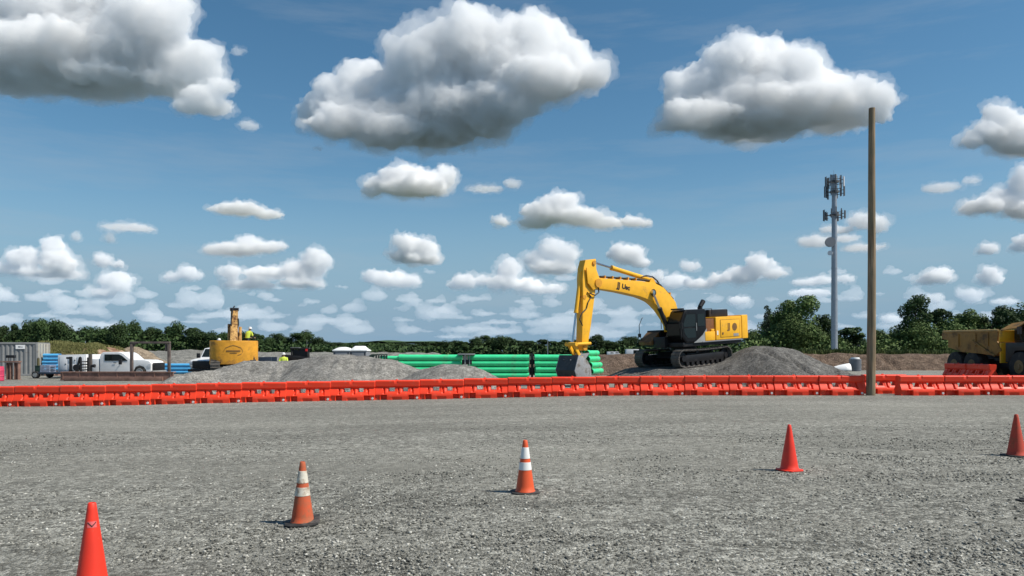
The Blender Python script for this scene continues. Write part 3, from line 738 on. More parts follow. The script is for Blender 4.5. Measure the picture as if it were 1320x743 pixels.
# engine hood body
mb = MB(); mb.box(-3.61, -1.12, -1.6, 1.60, ZD + .42, ZD + 1.80); hood = mb.build('engine_hood', YEL, U, bevel=.05, seg=3)
mb = MB(); mb.box(-3.38, -1.55, 1.603, 1.625, ZD + .58, ZD + 1.60); dr = mb.build('side_door', YEL, hood, bevel=.008)
mb = MB()
for (a, b_, c, d) in ((-3.41, -3.385, ZD + .56, ZD + 1.63), (-1.547, -1.52, ZD + .56, ZD + 1.63)): mb.box(a, b_, 1.6015, 1.612, c, d)
mb.box(-3.383, -1.549, 1.6015, 1.612, ZD + 1.602, ZD + 1.628); mb.build('door_seam', BRN, hood, smooth=0)
mb = MB(); mb.box(-3.25, -2.75, 1.6255, 1.632, ZD + .60, ZD + .76); mb.build('vent_grille', GREYP, hood)
mb = MB(); mb.cyl((-1.72, 1.62, ZD + .80), (-1.72, 1.65, ZD + .80), .075, .075, 14); mb.build('door_latch', BRN, hood)
mb = MB(); mb.box(-1.32, -1.20, 1.602, 1.612, ZD + .72, ZD + .98); mb.build('decal', WHTP, hood)
mb = MB(); mb.box(-3.60, 0.15, 1.51, 1.60, ZD + .34, ZD + .412); mb.build('side_skirt', GRYPL, U, bevel=.02)
# brown recess between cab and hood and step box
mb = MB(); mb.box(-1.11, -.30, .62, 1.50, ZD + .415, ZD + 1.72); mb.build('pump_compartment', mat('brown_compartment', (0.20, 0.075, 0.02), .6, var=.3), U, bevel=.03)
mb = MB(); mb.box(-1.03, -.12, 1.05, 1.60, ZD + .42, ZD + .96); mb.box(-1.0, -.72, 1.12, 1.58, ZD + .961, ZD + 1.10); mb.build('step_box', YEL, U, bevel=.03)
mb = MB(); mb.box(-1.1, 1.4, -1.58, -.52, ZD + .415, ZD + 1.15); mb.build('tool_box', BLK, U, bevel=.04)  # yellow box coloured black to carry its shade
mb = MB(); mb.prism([(1.45, ZD + .30), (2.15, ZD + .30), (2.2, ZD + .50), (1.45, ZD + 1.05)], -1.56, -.55); mb.build('front_step', mat('shade_browned_yellow', (0.22, 0.11, 0.03), .6, var=.3, dirt=(.06,.04,.03), dirt_amt=.4), U, bevel=.04)  # yellow step browned so its colour holds the shade, plus dirt
# top boxes, exhaust, rails
mb = MB(); mb.box(-3.2, -1.35, -.55, .95, ZD + 1.805, ZD + 2.26); mb.build('air_cleaner_housing', GRYPL if False else BLK, U, bevel=.08, seg=3)
mb = MB(); mb.cyl((-1.02, .55, ZD + 1.6), (-1.02, .55, ZD + 2.45), .15, .15, 14); mb.cyl((-1.02, .55, ZD + 2.45), (-1.35, .55, ZD + 2.80), .13, .15, 14); mb.build('exhaust_stack', BLK, U)
mb = MB(); mb.box(-1.05, .0, -.40, .60, ZD + 1.76, ZD + 2.16); mb.build('engine_deck', BLK, U, bevel=.05)
mb = MB(); mb.tube([(-.25, 1.35, ZD + 1.7), (-.25, 1.35, ZD + 2.30), (-1.1, 1.35, ZD + 2.30), (-1.1, 1.35, ZD + 1.98)], .022); mb.tube([(-.7, -1.4, ZD + 1.2), (-.7, -1.4, ZD + 2.45), (.3, -1.4, ZD + 2.45), (.3, -1.4, ZD + 1.2)], .022); mb.build('handrail', BLK, U)
# cab: shell with door and side windows, sloping front
y0, y1 = .50, 1.56; zb, zt = ZD + .36, ZD + 2.30
side = [(-.28, zb), (1.55, zb), (1.98, zb + .45), (2.00, zb + 1.15), (1.62, zt - .12), (1.45, zt), (-.18, zt), (-.28, zt - .1)]
mb = MB(); mb.prism(side, y0, y1); CAB = mb.build('cab', CABM, U, bevel=.05, seg=3)
def inset(pts, y, name, m, t=.012, par=None):
    mb = MB(); mb.prism(pts, y, y + t); return mb.build(name, m, CAB, smooth=0)
door = inset([(.62, zb + .10), (1.52, zb + .10), (1.86, zb + .45), (1.88, zb + 1.12), (1.55, zt - .2), (.62, zt - .2)], y1 + .002, 'cab_door', CABM)
inset([(.72, zb + .95), (1.78, zb + .95), (1.80, zb + 1.10), (1.50, zt - .28), (.72, zt - .28)], y1 + .016, 'door_window', GLASS, .01)
inset([(.72, zb + .30), (1.45, zb + .30), (1.72, zb + .60), (1.76, zb + .86), (.72, zb + .86)], y1 + .016, 'lower_door_window', GLASS, .01)
mb = MB(); mb.box(.66, .70, y1 + .02, y1 + .07, zb + .7, zb + 1.15); mb.build('door_handle', GREYP, CAB)
inset([(-.16, zb + .95), (.52, zb + .95), (.52, zt - .28), (-.10, zt - .28)], y1 + .004, 'side_window', GLASS, .012)
mb = MB(); mb.prism([(-.29, zb), (.9, zb), (.55, zb + .16), (.1, zb + .42), (-.29, zb + .80)], y1 + .005, y1 + .016); mb.build('lower_side_panel', GREYP, CAB, smooth=0)
# front glass and grille bars
def fq(x0_, z0_, x1_, z1_, ya, yb, name, m, off=.006):
    dx, dz = x1_ - x0_, z1_ - z0_; l = math.hypot(dx, dz); nx_, nz2 = dz / l * off, -dx / l * off
    mb = MB(); mb.prism([(x0_ + nx_, z0_ + nz2), (x1_ + nx_, z1_ + nz2), (x1_ + nx_ * 3, z1_ + nz2 * 3), (x0_ + nx_ * 3, z0_ + nz2 * 3)], ya, yb); mb.build(name, m, CAB, smooth=0)
fq(1.985, zb + .50, 2.0, zb + 1.14, y0 + .09, y1 - .09, 'lower_windshield', GLASS)
fq(1.99, zb + 1.19, 1.635, zt - .16, y0 + .09, y1 - .09, 'windshield', GLASS)
mb = MB(); mb.box(1.50, 1.72, y0 + .12, y1 - .12, zt + .0, zt + .09); mb.build('work_light_bar', BLK, CAB, bevel=.02)
mb = MB(); mb.tube([(1.95, 1.52, zb + .25), (2.18, 1.72, zb + .3), (2.18, 1.72, zb + 1.0)], .02); mb.box(2.15, 2.2, 1.62, 1.82, zb + .85, zb + 1.22); mb.build('side_mirror', BLK, CAB)
mb = MB(); a = loc(840, 425, -1.4); mb.tube([(2.0, -1.4, ZD + .5), (2.25, -1.4, ZD + .9), (2.25, -1.4, ZD + 1.5), (2.0, -1.4, ZD + 1.9), (1.9, -1.4, ZD + 1.95)], .02); mb.box(2.22, 2.28, -1.5, -1.3, ZD + .78, ZD + 1.0); mb.build('right_mirror', BLK, U)

# boom: one cranked box section, outline read off the photo on its near face
bw = .30; BL = bw
bpts = [(769, 361), (773, 358.6), (800, 360.6), (828, 362.7), (844, 365), (855.4, 370.8), (865, 381.5), (871, 389.5), (874, 400), (874.5, 424), (866, 428), (864.5, 419), (860.5, 411.5), (852.7, 400), (846, 393), (841, 388.8), (834, 385.5), (825.5, 382.3), (800.5, 376.6), (785, 374), (772, 372.2), (768, 369)]
BP = poly(bpts, BL)
mb = MB(); mb.prism(BP, -bw, bw); boom = mb.build('boom', YEL, EX, bevel=.025)
# boom side plate edge lines / gussets
mb = MB(); 
for (u, v, r) in ((770.5, 365.3, .19), (842, 377.5, .20)):
    x, z = loc(u, v, BL); mb.cyl((x, -bw - .05, z), (x, bw + .05, z), r, r, 20); mb.cyl((x, -bw - .09, z), (x, bw + .09, z), r * .5, r * .5, 14)
mb.build('boom_pins', BLK, boom)
# hose run along the boom top
ho = MB()
for k, lt in enumerate((-.12, 0, .12)):
    pts = []
    for (u, v) in ((777, 356.8), (800, 358.5), (826, 360.5), (842, 362.5), (854, 367.5), (864, 378), (871, 386)):
        x, z = loc(u, v, BL); pts.append((x, lt, z + .03))
    ho.tube(pts, .035)
ho.build('boom_hoses', HOSE, boom)
for (u, v) in ((782, 357.2), (792, 358), (802, 358.6), (812, 359.4), (822, 360.2), (866, 379), (870, 388)):
    x, z = loc(u, v, BL); mb = MB(); mb.box(x - .04, x + .04, -.2, .2, z - .06, z + .09); mb.build('hose_clamp', YELD, boom)
# stick
al = .24; 
apts = [(754.9, 335.2), (768.2, 333.9), (769.0, 350), (768.6, 365), (767.3, 377), (764.5, 400), (761.8, 420), (759.3, 436), (757.2, 452), (750.0, 452), (750.6, 430), (751.2, 400), (751.6, 378), (751.2, 360), (752.4, 345)]
mb = MB(); mb.prism(poly(apts, al), -al, al); arm = mb.build('stick', YEL, EX, bevel=.025)
mb = MB()
for (u, v, r, l2) in ((769, 365.3, .24, .42), (765.5, 339, .12, .30), (753.5, 383, .12, .26), (753.5, 449, .13, .30)):
    x, z = loc(u, v, al); mb.cyl((x, -l2, z), (x, l2, z), r, r, 18)
mb.build('stick_pins', YELD, arm)
# stick bracket plates around the boom nose
mb = MB(); P_ = poly([(756, 345), (769, 348), (774, 362), (771, 371), (765, 374), (758, 365)], .36)
mb.prism(P_, .305, .36); mb.prism(P_, -.36, -.305); mb.build('stick_bracket', YEL, arm, bevel=.01)
def cyl2(parent, a, b, lat, rb_, rr, frac, name, mb_mat=YEL, nb='cylinder_barrel'):
    """hydraulic cylinder: barrel from a, rod to b"""
    A = Vector((a[0], lat, a[1])); B = Vector((b[0], lat, b[1])); M_ = A.lerp(B, frac)
    mb = MB(); mb.cyl(A, M_, rb_, rb_, 16); mb.cyl(M_ - (B - A).normalized() * .09, M_ + (B - A).normalized() * .04, rb_ * 1.15, rb_ * 1.15, 16); mb.cyl(A + Vector((0, -rb_, 0)), A + Vector((0, rb_, 0)), rb_ * .95, rb_ * .95, 14)
    o = mb.build(name, mb_mat, parent)
    mb = MB(); mb.cyl(M_, B, rr, rr, 12); mb.cyl(B + Vector((0, -rb_ * .8, 0)), B + Vector((0, rb_ * .8, 0)), rb_ * .85, rb_ * .85, 14); mb.build('cylinder_rod', CHROME, o)
    return o
cyl2(EX, loc(838, 361.0, .0), loc(766, 338.6, .0), 0, .125, .06, .70, 'stick_cylinder')
ax, az = loc(838, 362.5, .0)
mb = MB(); mb.prism([(ax - .35, az - .25), (ax + .35, az - .25), (ax + .12, az + .12), (ax - .12, az + .12)], .135, .19); mb.prism([(ax - .35, az - .25), (ax + .35, az - .25), (ax + .12, az + .12), (ax - .12, az + .12)], -.19, -.135); mb.build('cylinder_bracket', YEL, boom)
mb = MB(); mb.tube([(x_, .1, z_) for x_, z_ in (loc(u, v, .1) for u, v in ((826, 357.5), (833, 355.5), (841, 357), (847, 362), (850, 367)))], .04, 8); mb.build('cylinder_hose', HOSE, boom)
for lt in (.42, -.42):
    cyl2(U, loc(861, 424, lt), loc(841.5 if lt > 0 else 842, 377, lt), lt, .125, .065, .55, 'boom_cylinder', BLK)
# bucket cylinder on the front of the stick
cyl2(EX, loc(748.5, 352, 0), loc(737.8, 443, 0), 0, .105, .06, .56, 'bucket_cylinder')
mb = MB()
for k, lt in enumerate((-.28, .28)):
    pts = [loc(u, v, lt) for u, v in ((757, 377), (762, 383), (758, 390), (756, 398), (750, 404), (747, 412), (751, 420))]
    mb.tube([(x, lt, z) for x, z in pts], .03)
pts = [loc(u, v, .33) for u, v in ((771, 370), (772, 377), (767, 381), (760, 378))]; mb.tube([(x, .33, z) for x, z in pts], .035)
mb.build('stick_hoses', HOSE, arm)
# linkage
LK = MB(); a = loc(736.5, 444, 0); b_ = loc(755.5, 443, 0); c_ = loc(745, 462, 0)
for lt in (-.34, .34):
    LK.cyl((a[0], lt, a[1]), (b_[0], lt, b_[1]), .085, .085, 10)
LK.cyl((a[0], -.42, a[1]), (a[0], .42, a[1]), .11, .11, 12)
LK.build('linkage_arms', YEL, arm)
mb = MB()
for lt in (-.2, .2): mb.prism([(a[0] - .10, a[1]), (a[0] + .10, a[1]), (c_[0] + .10, c_[1]), (c_[0] - .10, c_[1])], lt - .06, lt + .06)
mb.cyl((c_[0], -.32, c_[1]), (c_[0], .32, c_[1]), .10, .10, 12); mb.build('bucket_link', YEL, arm, bevel=.01)
# bucket: side profile, hollow shell opening back towards the machine
bl = .78
bo = [(746, 458), (752, 461), (757, 464.5), (761.5, 473), (762.5, 482), (762, 489), (751, 491.5), (744, 488), (741, 478), (743.5, 468)]
BQ = poly(bo, bl); 
bk = MB(); bk.prism(BQ, bl - .05, bl); bk.prism(BQ, -bl, -bl + .05); bucket = bk.build('bucket', STEEL, EX, bevel=.01)
back = BQ[5:] + [BQ[0], BQ[1]]
mb = MB(); q = [Vector((x, 0, z)) for x, z in back]
cen = Vector((sum(p.x for p in q) / len(q) - .2, 0, sum(p.z for p in q) / len(q)))
for a_, b2 in zip(q[:-1], q[1:]):
    ia = a_ + (cen - a_).normalized() * .06; ib = b2 + (cen - b2).normalized() * .06
    mb.prism([(a_.x, a_.z), (b2.x, b2.z), (ib.x, ib.z), (ia.x, ia.z)], -bl + .051, bl - .051)
mb.build('bucket_shell', mat('shade_darkened_steel', (0.06, 0.058, 0.058), .5, .3, var=.3, dirt=(.13, .12, .11), dirt_amt=.4), bucket)  # bucket steel darkened to carry the shade of this side
mb = MB()
for k in range(5):
    yy = -bl + .15 + k * (2 * bl - .3) / 4; x, z = BQ[5]; mb.prism([(x - .02, z), (x + .12, z + .02), (x + .06, z - .24)], yy - .06, yy + .06)
mb.build('bucket_teeth', STEEL, bucket)
mb = MB(); e1 = loc(748, 462, 0); e2 = loc(755, 455, 0)
for lt in (-.28, .28): mb.prism([(BQ[0][0] + .18, BQ[0][1] - .25), (BQ[2][0] - .05, BQ[2][1] - .25), (e2[0], e2[1]), (e1[0] + .05, e1[1] + .25)], lt - .03, lt + .03)
mb.build('bucket_ears', STEEL, bucket)

# lettering
def text(name, body, parent, X_, Z_, origin, size, m, ext=.004, sx=1.0, bold=0.0, shear=0.0):
    """flat raised lettering turned into a mesh; X_ reading direction, Z_ outward normal (local to parent)"""
    cu = bpy.data.curves.new('lettering_curve', 'FONT'); cu.body = body; cu.size = size; cu.extrude = ext; cu.offset = bold; cu.shear = shear
    cu.align_x = 'CENTER'; cu.align_y = 'CENTER'
    t = bpy.data.objects.new('lettering_curve', cu); COL.objects.link(t)
    dg = bpy.context.evaluated_depsgraph_get(); me = bpy.data.meshes.new_from_object(t.evaluated_get(dg)); bpy.data.objects.remove(t); me.name = name
    me.materials.clear(); me.materials.append(m)
    X_ = Vector(X_).normalized(); Z_ = Vector(Z_).normalized(); Y_ = Z_.cross(X_)
    M_ = Matrix((X_ * sx, Y_, Z_)).transposed().to_4x4(); M_.translation = Vector(origin)
    me.transform(M_)
    return link(bpy.data.objects.new(name, me), parent)
x, z = loc(797.5, 368.2, bw); x2, z2 = loc(806.5, 370.6, bw); dX = (x2 - x, 0, z2 - z)
text('boom_lettering', 'JJ', boom, dX, (0, 1, 0), (x, bw + .006, z), .44, INK, sx=1.0, bold=.018)
text('boom_lettering', 'Usc', boom, dX, (0, 1, 0), (x2 - .02, bw + .006, z2 + .0), .36, INK, sx=1.15, bold=.018)
text('hood_lettering', 'JJ', hood, (-1, 0, 0), (0, 1, 0), (-2.32, 1.630, ZD + 1.20), .50, BRN, sx=1.0, bold=.015)
mb = MB(); mb.ring((-2.88, 1.626, ZD + 1.16), (-2.88, 1.634, ZD + 1.16), .235, .19, 24); mb.box(-3.05, -2.71, 1.626, 1.633, ZD + 1.12, ZD + 1.23); mb.cyl((-2.88, 1.6255, ZD + 1.16), (-2.88, 1.629, ZD + 1.16), .20, .20, 24); mb.build('round_emblem', BRN, hood, smooth=0)

# ================================================================ REAR HALF OF THE SITE
def px_poly(pts, Y, o):
    """photo outline -> local (x,z) of a thing whose base is at o, on the upright plane y = Y"""
    return [((at(u, v, Y).x - o[0]), (at(u, v, Y).z - o[2])) for u, v in pts]
def wheel(parent, x, y0, y1, z, r, name='wheel', rim=GREYP, rf=1.0):
    mb = MB(); mb.cyl((x, y0, z), (x, y1, z), r, r, 24); t = mb.build(name, RUB, parent, bevel=r * .08)
    sg_ = -1 if y0 < y1 else 1
    mb = MB(); mb.ring((x, y0 + sg_ * .02, z), (x, y0 - sg_ * .02, z), r * .62 * rf, r * .5 * rf, 20); mb.cyl((x, y0 + sg_ * .006, z), (x, y0 - sg_ * .02, z), r * .5 * rf, r * .5 * rf, 20); mb.cyl((x, y0 + sg_ * .06, z), (x, y0, z), r * .18, r * .18, 12); mb.build('rim', rim, t)
    return t
# ---- articulated dump truck, heading towards the camera at the right edge
HT = thing('dump_truck', 'dark yellow articulated dump truck with large tyres at the right picture edge', 'dump truck', (31.75, 47.0, 0.02), R(-90))
def hs_(u, v, X=30.15):
    Y = X * F / (u - 660.0); return (47.0 - Y, CH - (v - YH) * Y / F - 0.02)
bp_ = [hs_(*q) for q in ((1216, 427.8), (1287, 426), (1285, 440), (1290, 452), (1283, 459), (1262, 456), (1240, 454), (1222, 448), (1222, 439), (1214, 437), (1214, 430))]
mb = MB(); mb.prism(bp_, -1.60, -1.50); mb.prism(bp_, 1.50, 1.60)
fl = [hs_(*q) for q in ((1214, 437), (1222, 439), (1222, 448), (1240, 454), (1262, 456), (1283, 459), (1283, 455), (1262, 451), (1240, 449), (1227, 444), (1222, 434))]
mb.prism(fl, -1.499, 1.499); bed = mb.build('dump_bed', BEDM, HT, bevel=.02)
a0, b0 = hs_(1287, 426), hs_(1216, 427.8)
mb = MB(); mb.cyl((a0[0], -1.60, a0[1]), (b0[0], -1.60, b0[1]), .07, .07, 8); mb.cyl((a0[0], 1.60, a0[1]), (b0[0], 1.60, b0[1]), .07, .07, 8); mb.build('bed_rail', mat('tan_rail', (.42, .27, .10), .6), bed)
r0, r1 = hs_(1254, 439), hs_(1283, 459)
mb = MB(); mb.cyl((r0[0], -1.64, r0[1]), (r1[0], -1.64, r1[1]), .06, .06, 8)
for q in ((1236, 430), (1258, 429), (1274, 428)):
    c_ = hs_(*q); mb.box(c_[0] - .05, c_[0] + .05, -1.66, -1.60, c_[1] - .9, c_[1] - .05)
mb.build('bed_ribs', BEDM, bed)
hx = a0[0]
mb = MB(); mb.prism([(hx + .02, 1.25), (hx + .16, 1.25), (hx + .55, 2.35), (hx + .42, 2.35)], -1.2, 1.2); mb.build('lower_headboard', YELT, HT, bevel=.02)
mb = MB(); mb.prism([(hx + .005, a0[1] - .72), (hx + .10, a0[1] - .72), (hx + .22, a0[1]), (hx + .08, a0[1])], -1.60, 1.60); mb.build('headboard', YELT, HT, bevel=.02)
mb = MB(); 
for s in (-1, 1): mb.prism([(hx + .03, 1.1), (hx + .13, 1.1), (hx + .13, a0[1] - .76), (hx + .03, a0[1] - .76)], s * 1.55 - (.45 if s > 0 else 0), s * 1.55 + (.45 if s < 0 else 0))
mb.build('headboard_gusset', YELT, HT, bevel=.02)
# spill guard over the cab
mb = MB(); zt_ = a0[1]
vs = [(hx + .1, -1.6, zt_), (hx + .35, -1.0, zt_ + .42), (hx + .35, 1.0, zt_ + .42), (hx + .1, 1.6, zt_), (hx + 1.5, -1.5, zt_ + .12), (hx + 1.7, -1.0, zt_ + .52), (hx + 1.7, 1.0, zt_ + .52), (hx + 1.5, 1.5, zt_ + .12)]
vs += [(x, y, z - .06) for x, y, z in vs]
mb.add(vs, [(0, 1, 5, 4), (1, 2, 6, 5), (2, 3, 7, 6), (12, 13, 9, 8), (13, 14, 10, 9), (14, 15, 11, 10), (0, 4, 12, 8), (4, 5, 13, 12), (5, 6, 14, 13), (6, 7, 15, 14), (7, 3, 11, 15), (0, 8, 9, 1), (1, 9, 10, 2), (2, 10, 11, 3)]); mb.build('spill_guard', BEDM, HT)
mb = MB(); mb.box(-4.6, 1.3, -.55, .55, .75, 1.25); mb.box(1.2, 4.6, -.7, .7, .7, 1.3); mb.cyl((1.25, 0, .5), (1.25, 0, 1.6), .35, .35, 16); mb.build('chassis', BLK, HT, bevel=.03)
mb = MB(); mb.prism([(-4.2, 1.0), (-.9, 1.0), (-.7, 1.35), (-4.4, 1.35)], -1.35, -.6); mb.prism([(-4.2, 1.0), (-.9, 1.0), (-.7, 1.35), (-4.4, 1.35)], .6, 1.35); mb.build('bogie_beam', BLK, HT, bevel=.03)
for x in (-3.45, -1.55, 3.0):
    for s in (-1, 1):
        y0_, y1_ = (-1.58, -.92) if s < 0 else (1.58, .92)
        t = wheel(HT, x, y0_, y1_, .90, .90, 'wheel', mat('dusty_tan_rim', (.20, .14, .06), .7, var=.2), rf=.72)
mb = MB(); mb.prism([(1.6, 1.15), (2.1, 1.15), (2.45, 1.85), (3.55, 1.9), (4.1, 1.5), (4.1, 1.25), (4.6, 1.25), (4.75, 1.6), (4.5, 2.2), (2.9, 2.35), (1.6, 2.35)], -1.45, 1.45); mb.build('front_body', BLK, HT, bevel=.04)
mb = MB(); mb.prism([(1.5, 2.355), (2.95, 2.355), (2.7, 3.42), (1.5, 3.42)], -.85, .75); cabh = mb.build('cab', BLK, HT, bevel=.06)
mb = MB(); mb.prism([(1.65, 2.5), (2.8, 2.5), (2.62, 3.3), (1.65, 3.3)], -.866, -.856); mb.build('side_window', GLASS, cabh, smooth=0)
mb = MB(); mb.prism([(3.0, 2.36), (4.6, 2.2), (4.7, 1.7), (4.8, 1.7), (4.7, 2.3), (3.0, 2.6)], -1.0, 1.0); mb.build('engine_hood', YELT, HT, bevel=.05)
mb = MB(); mb.box(4.76, 4.80, -.6, .6, 1.3, 1.68); mb.build('grille', BLK, HT)
mb = MB(); mb.tube([(2.9, -1.3, 2.3), (3.0, -1.55, 2.9), (3.0, -1.55, 3.2)], .03); mb.box(2.96, 3.02, -1.68, -1.42, 2.85, 3.3); mb.build('side_mirror', BLK, HT)

# ---- storage container
def corrug(x0, x1, z0, z1, y, pitch, dep):
    mb = MB(); pts = []; x = x0
    while x < x1 - .001:
        for dx, dy in ((0, 0), (.36, 0), (.5, dep), (.86, dep)):
            if x + dx * pitch < x1: pts.append((x + dx * pitch, y + dy))
        x += pitch
    pts.append((x1, y)); pts += [(x1, y + .06 + dep), (x0, y + .06 + dep)]
    mb.prism(pts, z0, z1, 'z'); return mb
SC = thing('storage_container', 'grey corrugated steel storage container behind the barriers at the left picture edge', 'container', (at(20, 484, 55).x, 55.0, 0.0), R(13))
cz = at(0, 441.5, 55).z; cx1 = at(45, 460, 55).x - SC.location.x; cx0 = cx1 - 6.05
corrug(cx0 + .08, cx1 - .10, .16, cz - .14, .02, .30, .045).build('side_wall', CONT, SC, smooth=0)
mb = MB()
for (a, b_) in ((cx0, cx0 + .12), (cx1 - .12, cx1)): mb.box(a, b_, -.01, .12, 0, cz)
mb.box(cx0 + .121, cx1 - .121, -.01, .12, 0, .155); mb.box(cx0 + .121, cx1 - .121, -.01, .12, cz - .135, cz); mb.build('corner_frame', CONT, SC, bevel=.01)
mb = MB(); mb.box(cx0, cx1, .125, 2.44, 0, cz - .002); mb.build('container_body', CONT, SC)
mb = MB(); mb.box(cx1 + .002, cx1 + .05, .12, 1.2, .1, cz - .08); mb.box(cx1 + .002, cx1 + .05, 1.22, 2.4, .1, cz - .08)
dd = mb.build('container_door', CONTB, SC, bevel=.01)
mb = MB()
for yy in (.35, .95, 1.45, 2.1): mb.cyl((cx1 + .085, yy, .1), (cx1 + .085, yy, cz - .1), .02, .02, 6)
mb.build('lock_rods', STEEL, dd)
sx0 = at(20.3, 0, 55).x - SC.location.x; sx1 = at(31, 0, 55).x - SC.location.x; sz0, sz1 = at(0, 450, 55).z, at(0, 444.8, 55).z
mb = MB(); mb.box(sx0, sx1, -.03, -.012, sz0, sz1); sg = mb.build('sign_panel', WHTP, SC)
mb = MB(); mb.box(sx0 + .16, sx0 + .34, -.034, -.0305, sz1 - .2, sz1 - .10); mb.box(sx0 + .38, sx0 + .46, -.034, -.0305, sz1 - .2, sz1 - .12); mb.build('sign_lettering', GRYPL, sg, smooth=0)
# ---- pale panel wall right of the container (open-topped box seen end on)
# ---- brown steel stand with black box
o0 = at(17, 491, 48); ST = thing('steel_stand', 'brown steel stand with two thick legs and a black box on top before the container', 'steel stand', (o0.x, 48.0, 0.0))
def pb(u0, v0, u1, v1, Y, o): 
    a = at(u0, v0, Y); b_ = at(u1, v1, Y); return (a.x - o.x, b_.x - o.x, min(a.z, b_.z), max(a.z, b_.z))
for (u0, u1) in ((9.5, 15), (19.5, 25)):
    x0, x1, z0, z1 = pb(u0, 467.9, u1, 490, 48, o0); mb = MB(); 
    mb.box(x0, x0 + .05, -.12, .12, 0, z1); mb.box(x1 - .05, x1, -.12, .12, 0, z1); mb.box(x0 + .051, x1 - .051, -.015, .015, 0, z1); mb.box(x0 - .05, x1 + .05, -.17, .17, 0.0, .03); mb.build('leg', RUST, ST)
x0, x1, z0, z1 = pb(1, 467.7, 26, 465.6, 48, o0); mb = MB(); mb.box(x0 + .3, x1, -.16, .16, z0 + .005, z1); mb.box(x0 - .5, x0 + .3, -.05, .05, z0 + .02, z1 - .02); mb.build('top_beam', RUST, ST, bevel=.008)
x0, x1, z0, z1 = pb(8.7, 461.6, 19.5, 458, 48, o0); mb = MB(); mb.box(x0, x1, -.1, .1, z0, z1); bx_ = mb.build('black_box', BLK, ST, bevel=.01)
mb = MB(); zt2 = at(0, 465.6, 48).z
for f in (.2, .8): mb.cyl((x0 + (x1 - x0) * f, 0, zt2), (x0 + (x1 - x0) * f, 0, z0), .02, .02, 6)
mb.build('support_rods', BLK, ST)
# ---- pink drum
o0 = at(-3, 488, 46); PD = thing('plastic_drum', 'pink plastic drum cut off by the left picture edge', 'drum', (o0.x, 46.0, 0.0))
mb = MB(); mb.lathe([(.30, 0), (.34, .03), (.34, .28), (.36, .31), (.34, .34), (.34, .62), (.36, .65), (.34, .68), (.33, .85), (.30, .88)], n=24); mb.build('drum_body', MAROON, PD)
mb = MB(); mb.lathe([(.31, .88), (.31, .91), (.05, .92), (0, .92)], n=24); mb.build('drum_lid', MAROON, PD)

# ---- flatbed trailer and its load
o0 = at(58, 490, 50); TL = thing('flatbed_trailer', 'low dark blue flatbed trailer carrying crates beside the container', 'trailer', (o0.x, 50.0, 0.0))
dz = .42
mb = MB(); mb.box(at(41, 0, 50).x - o0.x, at(78, 0, 50).x - o0.x, 0, 1.7, dz - .12, dz); mb.build('deck', mat('navy_paint', (.02, .035, .06), .6), TL, bevel=.01)
for x in (at(45.3, 0, 50).x - o0.x,):
    wheel(TL, x, -.02, .2, .24, .24); wheel(TL, x, 1.68, 1.5, .24, .24)
mb = MB(); x = at(75, 0, 50).x - o0.x; mb.box(x, x + .06, .8, .9, 0, dz - .121); mb.build('jack_stand', BLK, TL)
def boxthing(name, label, cat, u0, v0, u1, v1, Y, dep, m, base=None, bevel=.01, fn=None, group=None):
    a = at(u0, v0, Y); b_ = at(u1, v1, Y); zb = min(a.z, b_.z) if base is None else base
    o = thing(name, label, cat, ((a.x + b_.x) / 2, Y, zb), group=group); hw = abs(b_.x - a.x) / 2; h = max(a.z, b_.z) - zb
    if fn: fn(o, hw, h, dep)
    else:
        mb = MB(); mb.box(-hw, hw, 0, dep, 0, h); mb.build('box', m, o, bevel=bevel)
    return o
def gbx(o, hw, h, dep):
    mb = MB(); mb.box(-hw, hw, 0, dep, 0, h * .86); mb.build('tank', DKGREEN, o, bevel=.03)
    mb = MB(); mb.box(-hw * 1.05, hw * 1.05, -.02, dep + .02, h * .861, h); mb.build('lid', DKGREEN, o, bevel=.02)
boxthing('tool_chest', 'dark green tool chest at the left end of the flatbed trailer', 'tool chest', 45, 471.5, 51, 481, 50.2, .5, None, dz, fn=gbx)
def olv(o, hw, h, dep):
    mb = MB(); mb.cyl((0, .15, 0), (0, .15, h * .9), hw, hw * .9, 14); mb.build('cylinder', mat('olive_paint', (.10, .085, .03), .6), o)
    mb = MB(); mb.cyl((0, .15, h * .9), (0, .15, h), hw * .35, hw * .3, 10); mb.build('valve', BLK, o)
boxthing('gas_cylinder', 'short olive gas cylinder standing on the green tool chest', 'gas cylinder', 45.9, 461, 49, 471.4, 50.3, .3, None, at(0, 471.5, 50.2).z, fn=olv)
def crt(o, hw, h, dep):
    for k in range(4):
        z = h * k / 4; mb = MB(); t = .02
        mb.box(-hw, hw, 0, .03, z + .01, z + h * .11); mb.box(-hw, hw, 0, .03, z + h * .15, z + h / 4 - .01)
        for f in (-1, -.34, .34, 1): mb.box(f * (hw - .03) - .03, f * (hw - .03) + .03, .031, .06, z + .01, z + h / 4 - .01)
        mb.box(-hw, hw, .061, dep, z + .012, z + .03); mb.box(-hw, hw, dep - .03, dep, z + .031, z + h / 4 - .01); mb.build('crate_tier', CRATE, o, smooth=0)
boxthing('plastic_crates', 'stack of pale lilac plastic crates on the flatbed trailer', 'crates', 51.5, 470.5, 64, 482, 50.2, .7, None, dz + .002, fn=crt)
